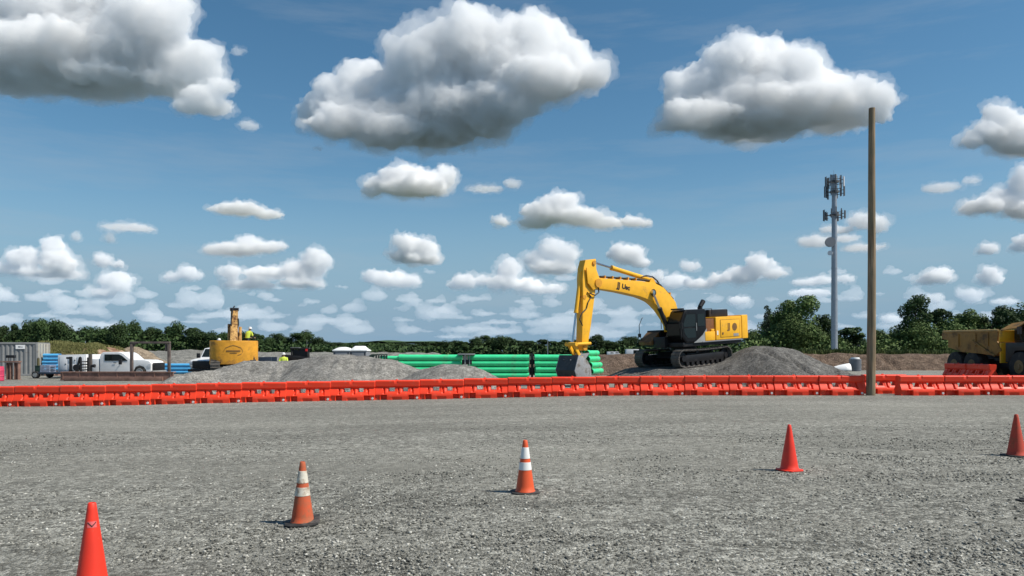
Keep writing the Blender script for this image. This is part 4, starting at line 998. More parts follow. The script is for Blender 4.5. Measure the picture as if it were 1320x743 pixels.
# blue pipes: stacks of lengths lying crosswise
def pipe_len(name, m, L_, r, label, cat, group, loc_, bell=True):
    o = thing(name, label, cat, loc_, 0, group)
    mb = MB(); mb.ring((-L_ / 2, 0, 0), (L_ / 2, 0, 0), r, r * .9, 20)
    if bell: mb.ring((-L_ / 2 - .001, 0, 0), (-L_ / 2 + .3, 0, 0), r * 1.09, r * 1.005, 20); mb.ring((-L_ / 2 + .3, 0, 0), (-L_ / 2 + .34, 0, 0), r * 1.04, r * 1.005, 20)
    mb.build('pipe_barrel', m, o, smooth=50)
    return o
def stack(u0, u1, rows, cols, r, Y, m, label_fn, name, cat, group, zb=0.09, jit=.05, L_=None, seed=1):
    a = at(u0, 0, Y).x; b_ = at(u1, 0, Y).x; L_ = L_ or (b_ - a); rd = random.Random(seed); xc = (a + b_) / 2; proto = None; out = []
    for k in range(rows):
        for c in range(cols):
            lab = label_fn(k, c); pos = (xc + rd.uniform(-jit, jit), Y + c * r * 2.1, zb + r + k * r * 2.06)
            if proto is None: proto = pipe_len(name, m, L_, r, lab, cat, group, pos); o = proto
            else: o = copy_tree(proto); o.location = pos; o['label'] = lab
            out.append(o)
    return out
RW = ['bottom', 'second', 'third', 'top', 'fifth']
def lab_blue(where):
    return lambda k, c: 'sky blue plastic pipe %s, tier %s of its stack, %s' % (where, ORD[k] + ' from the ground', 'front column' if c == 0 else 'back column')
stack(56, 76, 5, 2, .125, 56, BLUE, lambda k, c: 'short sky blue pipe behind the trailer crates, %s tier up, %s' % (ORD[k], 'front' if c == 0 else 'back'), 'blue_pipe', 'pipe', 'short blue pipes stacked behind the trailer', zb=.38, seed=4)
boxthing('timber_bunk', 'low timber bunk under the short blue pipes behind the trailer', 'timber', 57, 0, 75, 0, 55.8, .9, RUST, 0.0, fn=lambda o, hw, h, dep: [MB().box(-hw + q * 2 * (hw - .12), -hw + .24 + q * 2 * (hw - .12), 0, dep, 0, .375).build('bearer', RUST, o) for q in (0, 1)])
stack(196, 257, 3, 3, .135, 60, BLUE, lambda k, c: 'long sky blue pipe right of the white pickup, %s tier up, %s column' % (ORD[k], ('front', 'middle', 'back')[c]), 'blue_pipe', 'pipe', 'long blue pipes stacked right of the pickup', zb=.02, seed=5)

# ---- white service pickup, side on, heading right
PY = 52.0; o0 = at(136, 487, PY); o0.z = 0
PK = thing('service_pickup', 'white service pickup truck with utility boxes parked behind the rusty beam', 'pickup truck', (o0.x, PY, 0.0))
cab_p = px_poly([(128.5, 482), (128.5, 461), (130.5, 456), (133, 454.2), (151, 453.9), (156, 454.6), (160, 456.6), (168.5, 463.8), (186, 464.2), (192.5, 465.8), (195, 468.5), (195, 480), (188.5, 481), (187.8, 477), (185, 473.2), (180, 471.6), (175, 473.2), (172.2, 477), (171.5, 482)], PY, o0)
mb = MB(); mb.prism(cab_p, 0, 1.95); cabp = mb.build('cab_body', WHT, PK, bevel=.05, seg=3)
def pside(pts, name, m, y=-.004, t=.02):
    mb = MB(); mb.prism(px_poly(pts, PY, o0), y - t, y); return mb.build(name, m, cabp, smooth=0)
pside([(135, 457), (153.5, 457), (157.5, 459), (164.8, 465.3), (135, 465.3)], 'side_window', GLASS)
pside([(146.5, 467.6), (150, 467.6), (150, 468.4), (146.5, 468.4)], 'door_handle', BLK, -.026)
pside([(144.6, 456.8), (145.3, 456.8), (145.3, 465.5), (144.6, 465.5)], 'window_pillar', BLK, -.026, .006)
mb = MB(); a = px_poly([(156, 463), (159.6, 463), (159.6, 470), (156, 470)], PY, o0); mb.prism(a, -.34, -.22); mb.box(a[0][0] + .05, a[0][0] + .12, -.219, -.004, a[2][1] + .18, a[2][1] + .22); mb.build('side_mirror', BLK, cabp, bevel=.02)
mb = MB(); a = px_poly([(195, 468), (196.9, 468.5), (196.9, 478), (195, 479)], PY, o0); mb.prism([(a[0][0] + .055, a[0][1]), a[1], a[2], (a[3][0] + .055, a[3][1])], .12, 1.83); mb.build('grille', BLK, cabp, bevel=.02)
mb = MB(); a = px_poly([(190.5, 470), (194.4, 469), (194.4, 474), (190.5, 474)], PY, o0); mb.prism(a, -.03, -.004); mb.build('headlight', LAMPM, cabp, smooth=0)
mb = MB(); a = px_poly([(194, 478), (198, 478.3), (198, 481.5), (194, 482.5)], PY, o0); mb.prism([(a[0][0] + .06, a[0][1]), a[1], a[2], (a[3][0] + .06, a[3][1])], -.01, 1.97); mb.build('bumper', GREYP, cabp, bevel=.02)
mb = MB(); mb.prism(px_poly([(118, 481), (118, 463), (127, 463), (127, 481)], PY, o0), .02, 1.93); mb.build('rear_box', WHT, PK, bevel=.03)
mb = MB(); mb.prism(px_poly([(74.5, 480), (74.5, 457.8), (111, 457), (111, 480)], PY, o0), 0, 1.95); sb_ = mb.build('service_body', WHT, PK, bevel=.03)
mb = MB()
for (u0, u1, v0, v1) in ((77, 86.5, 460, 477), (88, 98, 460, 468), (88, 98, 469.5, 477), (99.5, 109, 460, 477)): mb.prism(px_poly([(u0, v0), (u1, v0), (u1, v1), (u0, v1)], PY, o0), -.022, -.004)
mb.build('locker_doors', WHT, sb_, bevel=.006)
mb = MB()
for (u0, v0) in ((84, 469), (96, 464), (96, 473), (107, 469)): mb.prism(px_poly([(u0, v0), (u0 + 1.6, v0), (u0 + 1.6, v0 + 1), (u0, v0 + 1)], PY, o0), -.04, -.0225)
mb.build('locker_latches', BLK, sb_)
mb = MB(); a = px_poly([(74, 477), (196, 477), (196, 481.5), (74, 481.5)], PY, o0); mb.box(a[0][0], a[1][0], .3, 1.6, .32, .60); mb.build('chassis', BLK, PK)
for u in (179.8, 95):
    x = at(u, 0, PY).x - o0.x; wheel(PK, x, .0, .26, .40, .40); wheel(PK, x, 1.95, 1.70, .40, .40)
# dark gear standing in front of the pickup
o0 = at(90, 490, 50.5); GP = thing('bracket_post', 'dark steel post with a short arm pointing left before the white pickup', 'steel post', (o0.x, 50.5, 0))
mb = MB(); x0, x1, z0, z1 = pb(89, 478, 92, 460, 50.5, o0); mb.box(x0, x1, 0, .14, 0.03, z1); mb.build('post', BLK, GP, bevel=.01)
mb = MB(); x2, _, z2, z3 = pb(85, 463, 89, 460.5, 50.5, o0); mb.box(x2, x0 - .001, .02, .12, z2, z3); mb.build('arm', BLK, GP)
mb = MB(); mb.box(x0 - .15, x1 + .15, -.12, .28, 0, .029); mb.build('foot_plate', BLK, GP)
o0 = at(104, 490, 50.5); GR = thing('hose_rack', 'dark steel rack with sloping side and rungs before the white pickup', 'steel rack', (o0.x, 50.5, 0))
mb = MB(); P3 = lambda u, v, y=0: Vector((at(u, v, 50.5).x - o0.x, y, at(u, v, 50.5).z))
mb.tube([P3(97, 484), P3(103, 461), P3(104, 461), P3(104.5, 486)], .07); mb.tube([P3(110, 461, .3), P3(110, 486, .3)], .06); mb.build('rack_frame', BLK, GR)
mb = MB()
for v in (466.5, 470, 473.5, 477): mb.tube([P3(103, v, .02), P3(111, v, .3)], .045)
mb.build('rungs', BLK, GR)
mb = MB(); mb.cyl(P3(99, 474, -.1), P3(99, 474, .15), .22, .22, 14); mb.build('hose_reel', BLK, GR)
o0 = at(115.5, 490, 50.6); G3 = thing('tall_post', 'tall dark square post between the pickup cab and its service boxes', 'steel post', (o0.x, 50.6, 0))
mb = MB(); mb.box(-.09, .09, 0, .18, 0, at(0, 456.5, 50.6).z); mb.build('post', mat('brown_grey_post', (.09, .075, .065), .7), G3, bevel=.01)
mb = MB(); mb.cyl((.1, .05, at(0, 472, 50.6).z), (.34, .05, at(0, 472, 50.6).z), .09, .12, 12); mb.build('work_lamp', BLK, G3)

# ---- rusty beam and goalpost frame
BY = 46.0; o0 = at(150, 491, BY)
RB = thing('steel_beam', 'long rusty brown steel beam lying in front of the white pickup', 'steel beam', (o0.x, BY, 0))
xa, xb = at(77.5, 0, BY).x - o0.x, at(223, 0, BY).x - o0.x; hb = at(0, 479.3, BY).z
mb = MB(); mb.box(xa, xb, 0, .42, .03, .10); mb.box(xa, xb, 0, .42, hb - .07, hb); mb.box(xa, xb, .04, .10, .101, hb - .071); mb.build('web_and_flanges', RUST, RB)
mb = MB()
for f in (0.02, .17, .34, .5, .66, .83, .975): mb.box(xa + (xb - xa) * f, xa + (xb - xa) * f + .03, .005, .0395, .1015, hb - .0715)
mb.build('stiffener_plates', RUST, RB)
mb = MB(); mb.box(xa + .3, xb - .6, -.12, -.002, .0, hb * .45); mb.build('lower_channel', RUST, RB, bevel=.01)
o0 = at(194, 491, 46.9); GF = thing('goalpost_frame', 'brown steel goalpost frame rising behind the rusty beam', 'steel frame', (o0.x, 46.9, 0))
for (u, v0) in ((169.8, 440.6), (218, 441)):
    x = at(u, 0, 46.9).x - o0.x; mb = MB(); mb.box(x - .08, x + .08, -.08, .08, 0, at(0, v0 + 2.6, 46.9).z); mb.build('post', FRAMEM, GF, bevel=.008)
mb = MB(); x0 = at(168.2, 0, 46.9).x - o0.x; x1 = at(219.6, 0, 46.9).x - o0.x; mb.box(x0, x1, -.09, .09, at(0, 443.1, 46.9).z, at(0, 440.6, 46.9).z); mb.build('crossbar', FRAMEM, GF, bevel=.008)
mb = MB(); x = at(214, 0, 46.9).x - o0.x; mb.box(x - .05, x + .05, -.04, .04, at(0, 453, 46.9).z, at(0, 443.2, 46.9).z); mb.build('short_hanger', FRAMEM, GF)
mb = MB(); x = at(169.8, 0, 46.9).x - o0.x; z = at(0, 443.2, 46.9).z; mb.prism([(x + .081, z), (x + .30, z), (x + .081, z - .25)], -.03, .03); mb.build('corner_gusset', FRAMEM, GF)

# ---- second truck, seen at an angle beside the yellow machine
o0 = at(268, 487, 54.5); WT = thing('white_truck', 'white truck with dark grille half hidden behind the round yellow counterweight', 'truck', (at(277, 0, 56).x, 57.0, -.05), R(180 + 80))
mb = MB(); mb.prism([(-2.4, .5), (2.3, .5), (2.45, .9), (2.35, 1.25), (1.1, 1.42), (.55, 2.12), (-.7, 2.25), (-.95, 1.4), (-2.4, 1.35)], -.98, .98); wb = mb.build('truck_body', WHT, WT, bevel=.06, seg=3)
for s in (-1, 1):
    mb = MB(); mb.prism([(-.6, 1.42), (.98, 1.42), (.48, 2.0), (-.6, 2.08)], s * .985 - .006, s * .985 + .006); mb.build('side_window', GLASS, wb, smooth=0)
mb = MB(); mb.prism([(1.06, 1.48), (1.085, 1.50), (.62, 2.08), (.59, 2.07)], -.84, .84); mb.build('windshield', GLASS, wb, smooth=0)
mb = MB(); mb.box(2.44, 2.52, -.7, .7, .62, 1.18); mb.build('grille', BLK, wb, bevel=.02)
mb = MB(); mb.box(2.3, 2.62, -1.0, 1.0, .38, .58); mb.build('bumper', BLK, wb, bevel=.03)
for s in (-1, 1):
    mb = MB(); mb.box(2.36, 2.48, s * .85 - .12, s * .85 + .12, .9, 1.15); mb.build('headlight', LAMPM, wb, bevel=.02)
    mb = MB(); mb.box(1.0, 1.1, s * 1.15 - .13, s * 1.15 + .13, 1.4, 1.75); mb.build('side_mirror', BLK, wb, bevel=.02)
for x in (1.6, -1.6):
    for s in (-1, 1): wheel(WT, x, s * 1.0, s * .72, .42, .42)

# ---- rear excavator seen from behind: round counterweight, mud-coated boom standing up
RX = thing('excavator', 'old yellow excavator seen from behind, round counterweight and muddy upright boom', 'excavator', (-19.45, 51.85, 0.35), R(108))
make_track(RX, 1.15, .6, 4.0, .9); make_track(RX, -1.15, .6, 4.0, .9)
mb = MB(); mb.box(-.9, .9, -.9, .9, .45, .85); mb.build('undercarriage', BLK, RX, bevel=.02)
z0, z1 = at(0, 470, 50).z - .35, at(0, 439.3, 50).z - .35
cwp = [(-.85, -1.56)] + [(-.95 - 1.0 * max(0, math.cos(R(-90 + 12 * k))) ** .8, 1.57 * math.sin(R(-90 + 12 * k))) for k in range(16)] + [(-.85, 1.56)]
mb = MB(); mb.prism(cwp, z0, z1, 'z'); cwo = mb.build('counterweight', YELD, RX, bevel=.05, seg=3)
mb = MB(); mb.box(-.84, 1.4, -1.2, 1.2, z0 + .05, z1 - .25); mb.build('engine_body', YELD, RX, bevel=.05)
mb = MB(); mb.box(.3, 1.7, .55, 1.4, z0 + .2, z1 - .02); cb = mb.build('cab', BLK, RX, bevel=.05)
mb = MB(); mb.box(.29, .298,   .65, 1.3, z1 - .3, z1 - .1); mb.build('rear_window', GLASS, cb, smooth=0)
# emblem outline and two lines of worn lettering on the counterweight, following its curve
def cwx(y): 
    k = min(1, abs(y) / 1.57); return -.95 - 1.0 * max(0, math.cos(math.asin(k))) ** .8
def curved(pts, wd, name, m, off=.012):
    mb = MB(); vs = []; fs = []
    for (y, z) in pts: vs += [(cwx(y) - off, y, z - wd / 2), (cwx(y) - off, y, z + wd / 2)]
    for i in range(len(pts) - 1): fs.append((2 * i, 2 * i + 1, 2 * i + 3, 2 * i + 2))
    mb.add(vs, fs); return mb.build(name, m, cwo)
zc = (z0 + z1) / 2 + .08
hexa = [(.62, 0), (.50, .22), (.18, .36), (0, .40), (-.18, .36), (-.50, .22), (-.62, 0), (-.50, -.2), (-.2, -.30)]
hp = []
for (a, b_) in zip(hexa[:-1], hexa[1:]):
    for k in range(4): hp.append((a[0] + (b_[0] - a[0]) * k / 4, zc + a[1] + (b_[1] - a[1]) * k / 4))
curved(hp, .045, 'oval_emblem', BRN)
curved([(.45 - k * .09, zc + .02) for k in range(11)], .10, 'worn_lettering', BRN, .013)
curved([(.22 - k * .09, zc - .12) for k in range(6)], .06, 'worn_lettering', BRN, .013)
for y in (-.95, .98): curved([(y + .18, z0 + .12), (y, z0 + .13), (y - .18, z0 + .12)], .07, 'lifting_slot', BLK, .012)
curved([(-1.28, z0 + .38), (-1.36, z0 + .38)], .16, 'hook_hole', BLK, .012)
# boom: forward of the counterweight, climbing away
yb = .12 ; topz = at(0, 396, 53).z - .35
bpx = [(.6, 1.0), (1.5, 1.0), (2.1, 2.4), (2.5, 3.6), (2.55, topz - .4), (2.3, topz), (1.95, topz - .5), (1.85, 3.6), (1.3, 2.6), (.5, 1.8)]
mb = MB(); mb.prism(bpx, yb - .24, yb + .24); rb = mb.build('boom', YELR, RX, bevel=.03)
mb = MB(); mb.cyl((2.0, yb + .33, 1.6), (2.2, yb + .33, topz - 1.2), .14, .13, 10); mb.cyl((2.0, yb - .36, 1.5), (2.3, yb - .40, topz - 1.4), .14, .11, 10); mb.build('boom_cylinders', YELR, RX)
mb = MB(); mb.prism([(2.55, topz - .9), (2.9, topz - 1.1), (3.6, 1.3), (3.3, 1.2)], yb - .18, yb + .18); mb.build('stick', YELR, RX, bevel=.02)
mb = MB(); mb.tube([(1.7, yb + .15, 2.9), (1.75, yb + .2, 3.6), (1.95, yb + .1, topz - .1), (2.3, yb, topz + .12)], .05, 6); mb.tube([(1.6, yb - .12, 2.9), (1.8, yb - .3, 3.4), (1.9, yb - .28, topz - .8)], .05, 6); mb.build('boom_hoses', HOSE, RX)
mb = MB(); mb.cyl((2.25, yb - .3, topz - .12), (2.25, yb + .3, topz - .12), .12, .12, 12); mb.build('boom_pin', BLK, rb)
mb = MB(); mb.tube([(.2, -1.25, z1 - .3), (.2, -1.25, z1 + .5), (1.0, -1.25, z1 + .5), (1.0, -1.25, z1 - .3)], .025); mb.build('handrail', BLK, RX)

# ---- compact track loader and low trench box beyond the left pile
o0 = at(388, 466, 58); LD = thing('track_loader', 'black compact track loader with raised cab behind the long gravel heap', 'loader', (o0.x, 58, 0), R(8))
make_track(LD, -.7, .4, 2.3, .72); make_track(LD, .7, .4, 2.3, .72)
mb = MB(); mb.prism([(-1.3, .5), (1.0, .5), (1.15, 1.1), (.7, 1.25), (-1.1, 1.55), (-1.45, 1.4)], -.48, .48); mb.box(-.6, .5, -.40, .40, 1.1, 2.0); mb.build('body', BLK, LD, bevel=.04)
mb = MB()
for x, y in ((-.65, -.45), (.55, -.45), (-.65, .45), (.55, .45)): mb.box(x - .05, x + .05, y - .05, y + .05, 1.0, 2.03)
mb.box(-.75, .65, -.55, .55, 2.03, 2.12); cf = mb.build('cab_frame', BLK, LD, bevel=.015)
mb = MB(); mb.box(-.72, -.1, -.56, .5, 2.125, 2.15); mb.build('roof_sheet', GREYP, cf)
mb = MB()
for s in (-1, 1): mb.prism([(-1.4, 1.3), (-1.35, 1.6), (.9, 1.35), (1.5, .5), (1.35, .4), (.75, 1.1)], s * .58 - .05, s * .58 + .05)
mb.build('lift_arms', BLK, LD, bevel=.02)
mb = MB(); mb.prism([(1.4, .1), (2.1, .1), (1.5, .7), (1.4, .7)], -.95, .95); mb.build('bucket', STEEL, LD, bevel=.02)
mb = MB(); mb.box(.42, .58, -.64, -.54, 1.85, 2.03); mb.build('tail_lamp', REDL, LD)
mb = MB(); mb.cyl((.45, 0, 2.12), (.45, 0, 2.75), .012, .01, 5); mb.build('antenna', GREYP, LD)
def tbx(o, hw, h, dep):
    mb = MB(); mb.box(-hw, hw, 0, .12, .05, h); mb.box(-hw, hw, dep - .12, dep, .05, h); mb.build('side_plates', mat('navy_paint', (.02, .035, .06), .6), o, bevel=.02)
    mb = MB()
    for f in (-.8, .8): mb.cyl((hw * f, .12, h * .5), (hw * f, dep - .12, h * .5), .07, .07, 10)
    mb.build('spreader_bars', RUST, o)
boxthing('trench_box', 'low dark blue steel trench box right of the round yellow counterweight', 'trench box', 333, 460.5, 349.5, 465, 62, 1.6, None, 0.0, fn=tbx)

# ---- two portable toilets
def toilet(u, label, v0=446.3, flat=False):
    Y = 49.0; x = at(u, 0, Y).x; o = thing('portable_toilet', label, 'portable toilet', (x, Y, 0.0), R(random.Random(u).uniform(-4, 4)), 'portable toilets behind the gravel heap')
    mb = MB(); mb.box(-.55, .55, 0, 1.1, .12, 1.86); mb.build('cabin', GRYPL, o, bevel=.03)
    mb = MB(); mb.box(-.6, .6, -.05, 1.15, 0, .119); mb.build('skid_base', BLK, o, bevel=.02)
    mb = MB(); n = 14; nn = 8; vs = []; fs = []
    H_ = at(0, v0, Y).z - 1.86
    for j in range(nn + 1):
        for i in range(n + 1):
            a = -1 + 2 * i / n; b_ = -1 + 2 * j / nn
            hgt = (1 - abs(a) ** 2.6) * (1 - abs(b_) ** 3) ** .5
            if flat: hgt = min(1, (1 - abs(a)) * 1.9) * min(1, (1 - abs(b_)) * 3) 
            vs.append((a * .60, .55 + b_ * .60, 1.861 + .06 + (H_ - .06) * hgt))
    for j in range(nn):
        for i in range(n): q = j * (n + 1) + i; fs.append((q, q + 1, q + n + 2, q + n + 1))
    b0_ = len(vs); vs += [(-.60, -.05, 1.861), (.60, -.05, 1.861), (.60, 1.15, 1.861), (-.60, 1.15, 1.861)]; fs.append((b0_, b0_ + 3, b0_ + 2, b0_ + 1))
    fs.append(tuple([b0_, b0_ + 1] + [n - i for i in range(n + 1)])); fs.append(tuple([b0_ + 2, b0_ + 3] + [nn * (n + 1) + i for i in range(n + 1)]))
    fs.append(tuple([b0_ + 1, b0_ + 2] + [(nn - j) * (n + 1) + n for j in range(nn + 1)])); fs.append(tuple([b0_ + 3, b0_] + [j * (n + 1) for j in range(nn + 1)]))
    mb.add(vs, fs); mb.build('roof', WHTP, o)
    mb = MB(); mb.box(-.40, .40, -.03, -.002, .2, 1.75); d_ = mb.build('door', GRYPL, o, bevel=.01)
    mb = MB(); mb.cyl((.1, -.035, 1.35), (.1, -.05, 1.35), .19, .19, 16); mb.build('door_sign', WHTP, d_)
    mb = MB()
    for k in range(5): mb.box(-.5, -.42 + .0, -.014, -.002, 1.5 + k * .06, 1.53 + k * .06); mb.box(.42, .5, -.014, -.002, 1.5 + k * .06, 1.53 + k * .06)
    mb.build('vent_slots', BLK, o)
toilet(440, 'portable toilet with rounded white dome roof, left one of the pair', 447.5); toilet(461.5, 'portable toilet with flat-topped white roof, right one of the pair', 446.2, True)
# dark ramp beam between the toilets and the green pipes
o0 = at(484, 462, 47); RP = thing('loading_ramp', 'dark green sloping steel ramp left of the green pipe stacks', 'ramp', (o0.x, 47, 0.0))
mb = MB(); pr = px_poly([(471, 464), (476, 458.5), (479, 456.8), (496, 456.8), (496, 458), (480, 458.2), (474, 464)], 47, (o0.x, 0, 0)); mb.prism(pr, 0, .14); mb.prism(pr, 1.0, 1.14); mb.build('ramp_rails', DKGREEN, RP)
mb = MB(); 
for u in (481, 488, 495): x = at(u, 0, 47).x - o0.x; mb.box(x - .04, x + .04, .02, .12, 0, at(0, 458.3, 47).z); mb.box(x - .04, x + .04, 1.02, 1.12, 0, at(0, 458.3, 47).z)
mb.build('ramp_legs', DKGREEN, RP)

# ---- green pipe stacks
def lab_green(w):
    return lambda k, c: 'green plastic pipe in the %s, %s tier from the ground, %s' % (w, ORD[k], ('front column', 'middle column', 'back column')[c])
GYR = dict(r=.188, Y=48.0, m=GREEN, name='green_pipe', cat='pipe')
stack(514, 595, 4, 3, label_fn=lab_green('left stack'), group='green pipes in the left stack', zb=.09, seed=11, **GYR)
stack(603.5, 682, 4, 3, label_fn=lab_green('middle stack'), group='green pipes in the middle stack', zb=.09, seed=12, **GYR)
stack(690, 752, 4, 3, label_fn=lab_green('right stack'), group='green pipes in the right stack behind the bucket', zb=.09, seed=13, **GYR)
def bunk(u, label):
    x = at(u, 0, 48).x; o = thing('timber_bunk', label, 'timber', (x, 47.75, 0), group='timber bunks under the green pipes')
    mb = MB(); mb.box(-.07, .07, 0, 1.4, 0, .089); mb.build('bearer', RUST, o)
for u, l in ((525, 'timber bearer under the left stack of green pipes, left end'), (584, 'timber bearer under the left stack of green pipes, right end'), (612, 'timber bearer under the middle stack of green pipes, left end'), (673, 'timber bearer under the middle stack of green pipes, right end'), (700, 'timber bearer under the right stack of green pipes, left end'), (757, 'timber bearer under the right stack of green pipes, right end')): bunk(u, l)
# short green pipes left of the stack, bell ends to the camera right of the bucket
o = pipe_len('green_pipe', GREEN, 1.3, .15, 'short green pipe stub left of the left green stack, near its top', 'pipe', None, (at(503, 0, 48.2).x, 48.2, at(0, 462, 48.2).z)); 
o = thing('sawhorse', 'low rusty steel support under the short green pipe stub', 'support', (at(503, 0, 48.2).x, 48.2, 0)); zz = at(0, 462, 48.2).z - .17
mb = MB(); mb.box(-.35, .35, -.1, .1, zz - .08, zz); mb.build('top_rail', RUST, o); mb = MB()
for s in (-.25, .25): mb.box(s - .03, s + .03, -.08, .08, 0, zz - .081)
mb.build('support_legs', RUST, o)
BE = [(758.5, 455.5, 'topmost'), (759.5, 463, 'second from the top'), (762.5, 471, 'third from the top'), (764, 479, 'lowest')]
for k, (u, v, nm) in enumerate(BE):
    Y = 45.6 + .1 * k; p = at(u, v, Y); r_ = .17
    o = thing('green_pipe', 'green pipe seen at its open end right of the grey bucket, %s' % nm, 'pipe', (p.x, Y, max(p.z, r_ + .02)), R(64), 'green pipes seen end on beside the bucket')
    mb = MB(); mb.ring((0, 0, 0), (1.6, 0, 0), r_, r_ * .9, 20); mb.ring((-.35, 0, 0), (0, 0, 0), r_ * 1.12, r_ * 1.0, 20); mb.build('pipe_barrel', GREEN, o, smooth=50)
# grey stand between the left and middle stack
o0 = at(601, 0, 47.4); GS = thing('pipe_stand', 'grey flat-topped steel stand in the gap between green pipe stacks', 'steel stand', (o0.x, 47.4, 0))
mb = MB(); x0, x1, z0, z1 = pb(590, 457.9, 612, 456, 47.4, o0); mb.box(x0, x1, 0, .5, z0, z1); mb.build('top_plate', GREYP, GS, bevel=.008)
mb = MB(); mb.box(-.12, -.04, .1, .2, 0, z0); mb.box(.18, .24, .1, .2, 0, z0); mb.build('stand_legs', GREYP, GS)
mb = MB(); mb.box(-.3, .35, .12, .4, 1.0, 1.3); mb.box(-.33, .0, .15, .4, .25, .9); mb.build('gap_shade_block', BLK, GS, bevel=.02)  # black blocks added as the shade in the gap below the plate
o0 = at(686, 0, 48.2); GS2 = thing('gap_shade_filler', 'added dark upright standing for shade in the gap between middle and right green stacks', 'steel stand', (o0.x, 48.2, 0))
mb = MB(); mb.box(-.07, .07, 0, .4, 0, 1.72); mb.build('upright', BLK, GS2, bevel=.01)  # added upright, black to stand for the shade between the stacks
mb = MB(); mb.box(-.17, .17, .05, .35, .3, .8); mb.box(-.15, .17, .05, .35, 1.0, 1.3); mb.build('gap_shade_block', BLK, GS2, bevel=.02)  # more black fill for the shaded gap, no working clamp

# ---- white flared pipe end and ribbed tank before the brown bank
o0 = at(1083, 475, 68); FE = thing('flared_pipe_end', 'white flared pipe end section lying before the brown dirt bank', 'pipe section', (o0.x, 68, 0.06))
mb = MB(); n = 14; vs = []; fs = []
for k, (u, v0, rr) in enumerate(((1071, 474.6, .10), (1076, 472.6, .24), (1082, 470.8, .38), (1088, 469.5, .48), (1094.5, 468.6, .55))):
    x = at(u, 0, 68).x - o0.x
    for i in range(n + 1):
        t = math.pi * i / n; vs.append((x, math.cos(t) * rr, math.sin(t) * (at(0, v0, 68).z - .06)))
for k in range(4):
    for i in range(n): a = k * (n + 1) + i; fs.append((a, a + 1, a + n + 2, a + n + 1))
mb.add(vs, fs); ob = mb.build('flared_shell', WHTP, FE); sm = ob.modifiers.new('thick', 'SOLIDIFY'); sm.thickness = .04
mb = MB(); x = at(1094.5, 0, 68).x - o0.x; mb.ring((x - .02, 0, .0), (x + .06, 0, .0), .60, .54, 20); 
o0 = at(1102.3, 476, 68.5); TK = thing('ribbed_tank', 'dark ribbed tank with white cap beside the flared white pipe end', 'tank', (o0.x, 68.5, 0.0))
hh = at(0, 461, 68.5).z
mb = MB(); pr = []
for k in range(9): pr += [(.54, hh * .9 * k / 9), (.54, hh * .9 * (k + .5) / 9), (.50, hh * .9 * (k + .55) / 9), (.50, hh * .9 * (k + .95) / 9)]
mb.lathe(pr, n=24); mb.build('tank_body', GRYPL, TK); mb = MB(); mb.lathe([(.40, hh * .9), (.36, hh), (0, hh + .01)], n=24); mb.build('tank_cap', WHTP, TK)

